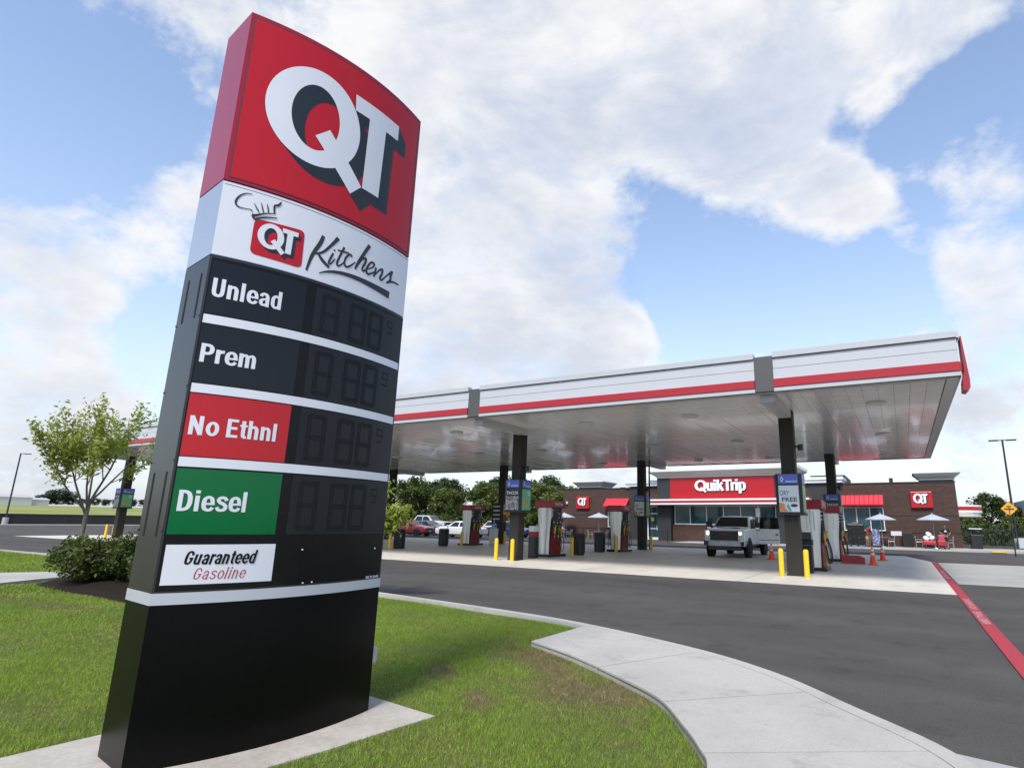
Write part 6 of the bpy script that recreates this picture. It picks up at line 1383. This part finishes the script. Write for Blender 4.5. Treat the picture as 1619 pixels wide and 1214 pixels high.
# yellow diamond sign on the right
t = thing('warning_sign', 'orange yellow diamond warning sign on a post at the right', 'road sign', (5.75, 45.0, 0)); yel = mat('sign_amber', (0.82, 0.36, 0.015), 0.45)
MB().cyl((0, 0.03, 0.0), (0, 0.03, 3.0), 0.04, n=8).build('post', pole_m, t); s2 = 0.42; zc = 2.83
pl = MB().add([(0, 0, zc-s2), (s2, 0, zc), (0, 0, zc+s2), (-s2, 0, zc), (0, 0.012, zc-s2), (s2, 0.012, zc), (0, 0.012, zc+s2), (-s2, 0.012, zc)], [(0, 1, 2, 3), (7, 6, 5, 4), (0, 4, 5, 1), (1, 5, 6, 2), (2, 6, 7, 3), (3, 7, 4, 0)]).build('panel', yel, t)
MB().box(-0.13, 0.13, -0.006, -0.002, zc+0.09, zc+0.16).build('print_line', ad_txt, pl); MB().box(-0.25, 0.25, -0.006, -0.002, zc-0.07, zc+0.02).build('print_line', ad_txt, pl)
# the small far canopy cut by the right edge
t = thing('far_canopy', 'low grey building with an orange stripe at the right edge of the picture', 'building', (11.2, 75, 0)); MB().box(0, 14, 0, 9, 3.2, 4.6).build('fascia', mat('far_grey', (0.25, 0.28, 0.31), 0.6), t); MB().box(-0.05, 14.05, -0.05, 9.05, 3.0, 3.4).build('stripe', mat('far_orange', (0.55, 0.13, 0.04), 0.5), t)
for x in (1.5, 12): MB().box(x-0.2, x+0.2, 3, 3.4, 0, 3.0).build('post', c_grey, t)
# ------------------------------------------------------------------ people
skin = mat('skin', (0.28, 0.15, 0.10), 0.6); hair = mat('hair_dark', (0.012, 0.009, 0.008), 0.7)
def skinned(name, pts, edges, m, par, sub=2):
    me = bpy.data.meshes.new(name); me.from_pydata([p[:3] for p in pts], edges, []); o = bpy.data.objects.new(name, me); COL.objects.link(o)
    md = o.modifiers.new('s', 'SKIN'); sv = me.skin_vertices[0].data
    for i, p in enumerate(pts):
        r = p[3]; sv[i].radius = r if isinstance(r, tuple) else (r, r); sv[i].use_root = (i == 0)
    o.modifiers.new('d', 'SUBSURF').levels = sub
    me2 = bpy.data.meshes.new_from_object(o.evaluated_get(bpy.context.evaluated_depsgraph_get())); bpy.data.objects.remove(o)
    me2.materials.clear(); me2.materials.append(m); me2.polygons.foreach_set('use_smooth', [True]*len(me2.polygons)); me2.name = name
    return obj(name, me2, par)
def person(label, loc, rz, shirt, shorts, lean=0.0, arms=((0.30, -0.02, 1.12), (0.22, -0.22, 1.05)), armsl=((-0.30, -0.02, 1.12), (-0.22, -0.22, 1.05)), cap=None):
    t = thing('person', label, 'person', loc, rz); L = lambda p, q=None: (p[0], p[1]-lean*max(0, p[2]-0.95), p[2]-abs(lean)*0.25*max(0, p[2]-0.95))+tuple(p[3:])
    B = [(0, 0, 0.95, (0.15, 0.11)), (0, 0, 1.12, (0.145, 0.105)), (0, 0, 1.30, (0.16, 0.11)), (0, 0.01, 1.43, (0.13, 0.09)), (0, 0, 1.50, 0.055), (0, -0.01, 1.56, 0.055), (0, -0.02, 1.64, (0.075, 0.09)), (0, -0.015, 1.72, (0.07, 0.085)),
         (0.18, 0, 1.41, 0.06), (*arms[0], 0.045), (*arms[1], 0.033), (-0.18, 0, 1.41, 0.06), (*armsl[0], 0.045), (*armsl[1], 0.033),
         (0.10, 0, 0.88, 0.095), (0.11, -0.02, 0.50, 0.062), (0.12, 0.02, 0.09, 0.042), (0.12, -0.14, 0.04, 0.042), (-0.10, 0, 0.88, 0.095), (-0.11, 0.0, 0.50, 0.062), (-0.12, 0.04, 0.09, 0.042), (-0.12, -0.12, 0.04, 0.042)]
    E_ = [(0, 1), (1, 2), (2, 3), (3, 4), (4, 5), (5, 6), (6, 7), (3, 8), (8, 9), (9, 10), (3, 11), (11, 12), (12, 13), (0, 14), (14, 15), (15, 16), (16, 17), (0, 18), (18, 19), (19, 20), (20, 21)]
    skinned('body', [L(p) for p in B], E_, skin, t)
    mid = lambda a, b, f: tuple(x+(y-x)*f for x, y in zip(a, b))
    sl = mid(arms[0], (0.18, 0, 1.41), 0.05); sr = mid(armsl[0], (-0.18, 0, 1.41), 0.05)
    skinned('shirt', [L(p) for p in [(0, 0, 0.90, (0.17, 0.125)), (0, 0, 1.12, (0.165, 0.122)), (0, 0, 1.30, (0.178, 0.128)), (0, 0.01, 1.44, (0.15, 0.11)), (0.21, 0, 1.42, 0.085), (*sl, 0.068), (-0.21, 0, 1.42, 0.085), (*sr, 0.068), (0, 0.0, 1.52, 0.075)]], [(0, 1), (1, 2), (2, 3), (3, 4), (4, 5), (3, 6), (6, 7), (3, 8)], shirt, t)
    skinned('shorts', [L(p) for p in [(0, 0, 0.97, (0.158, 0.118)), (0, 0, 0.90, (0.165, 0.125)), (0.10, 0, 0.84, 0.108), (0.115, -0.02, 0.50, 0.088), (-0.10, 0, 0.84, 0.108), (-0.115, 0.0, 0.50, 0.088)]], [(0, 1), (1, 2), (2, 3), (1, 4), (4, 5)], shorts, t)
    skinned('hair', [L(p) for p in [(0, 0.03, 1.66, (0.075, 0.085)), (0, 0.0, 1.755, (0.076, 0.092)), (0, -0.01, 1.79, (0.05, 0.06))]], [(0, 1), (1, 2)], cap or hair, t)
    for s in (-1, 1): MB().bbox(s*0.12-0.05, s*0.12+0.05, -0.19, 0.08, 0.0, 0.09, 0.025).build('shoe', hair, t, smooth=True)
    hx = L((0, -0.02, 1.64)); nose = MB().lathe([(0.0, -0.02), (0.018, -0.01), (0.0, 0.03)], (hx[0], hx[1]-0.105, hx[2]), 8); nose.build('nose', skin, t)
    for s in (-1, 1): MB().lathe([(0.0, -0.008), (0.012, 0.0), (0.0, 0.008)], (hx[0]+s*0.035, hx[1]-0.088, hx[2]+0.04), 8).build('eye', hair, t)
    for s, hnd in ((1, arms[1]), (-1, armsl[1])):
        base = Vector(L((*hnd, 0))[:3])
        for k in range(5):
            f0 = base+Vector(((k-2)*0.016, -0.02, -0.01)); ln = (0.05, 0.075, 0.08, 0.075, 0.06)[k]; d = Vector(((-s*0.6 if k == 0 else 0), -0.8, -0.3)).normalized()
            MB().tube([base, f0, f0+d*ln*0.6, f0+d*ln+Vector((0, 0, -0.02))], [0.012, 0.010, 0.009, 0.007], n=5).build('finger', skin, t)
    return t
pp = person('person in a black t-shirt and dark shorts standing by the rightmost umbrella', (2.62, 52.75, sz(2.6)), 0.25, mat('shirt_black', (0.012, 0.010, 0.011), 0.8), mat('shorts_dark', (0.02, 0.022, 0.026), 0.85), arms=((0.36, 0.0, 1.18), (0.20, -0.16, 1.06)), armsl=((-0.36, 0.0, 1.18), (-0.20, -0.16, 1.06)))
MB().box(-0.075, 0.075, -0.142, -0.134, 1.22, 1.31).build('shirt_print', p_wht, pp)
person('person in a red shirt and khaki shorts beside the drinks stand', (-2.62, 52.7, sz(-2.6)), 1.2, mat('shirt_red', (0.30, 0.025, 0.035), 0.8), mat('shorts_khaki', (0.40, 0.30, 0.15), 0.85), lean=0.35)
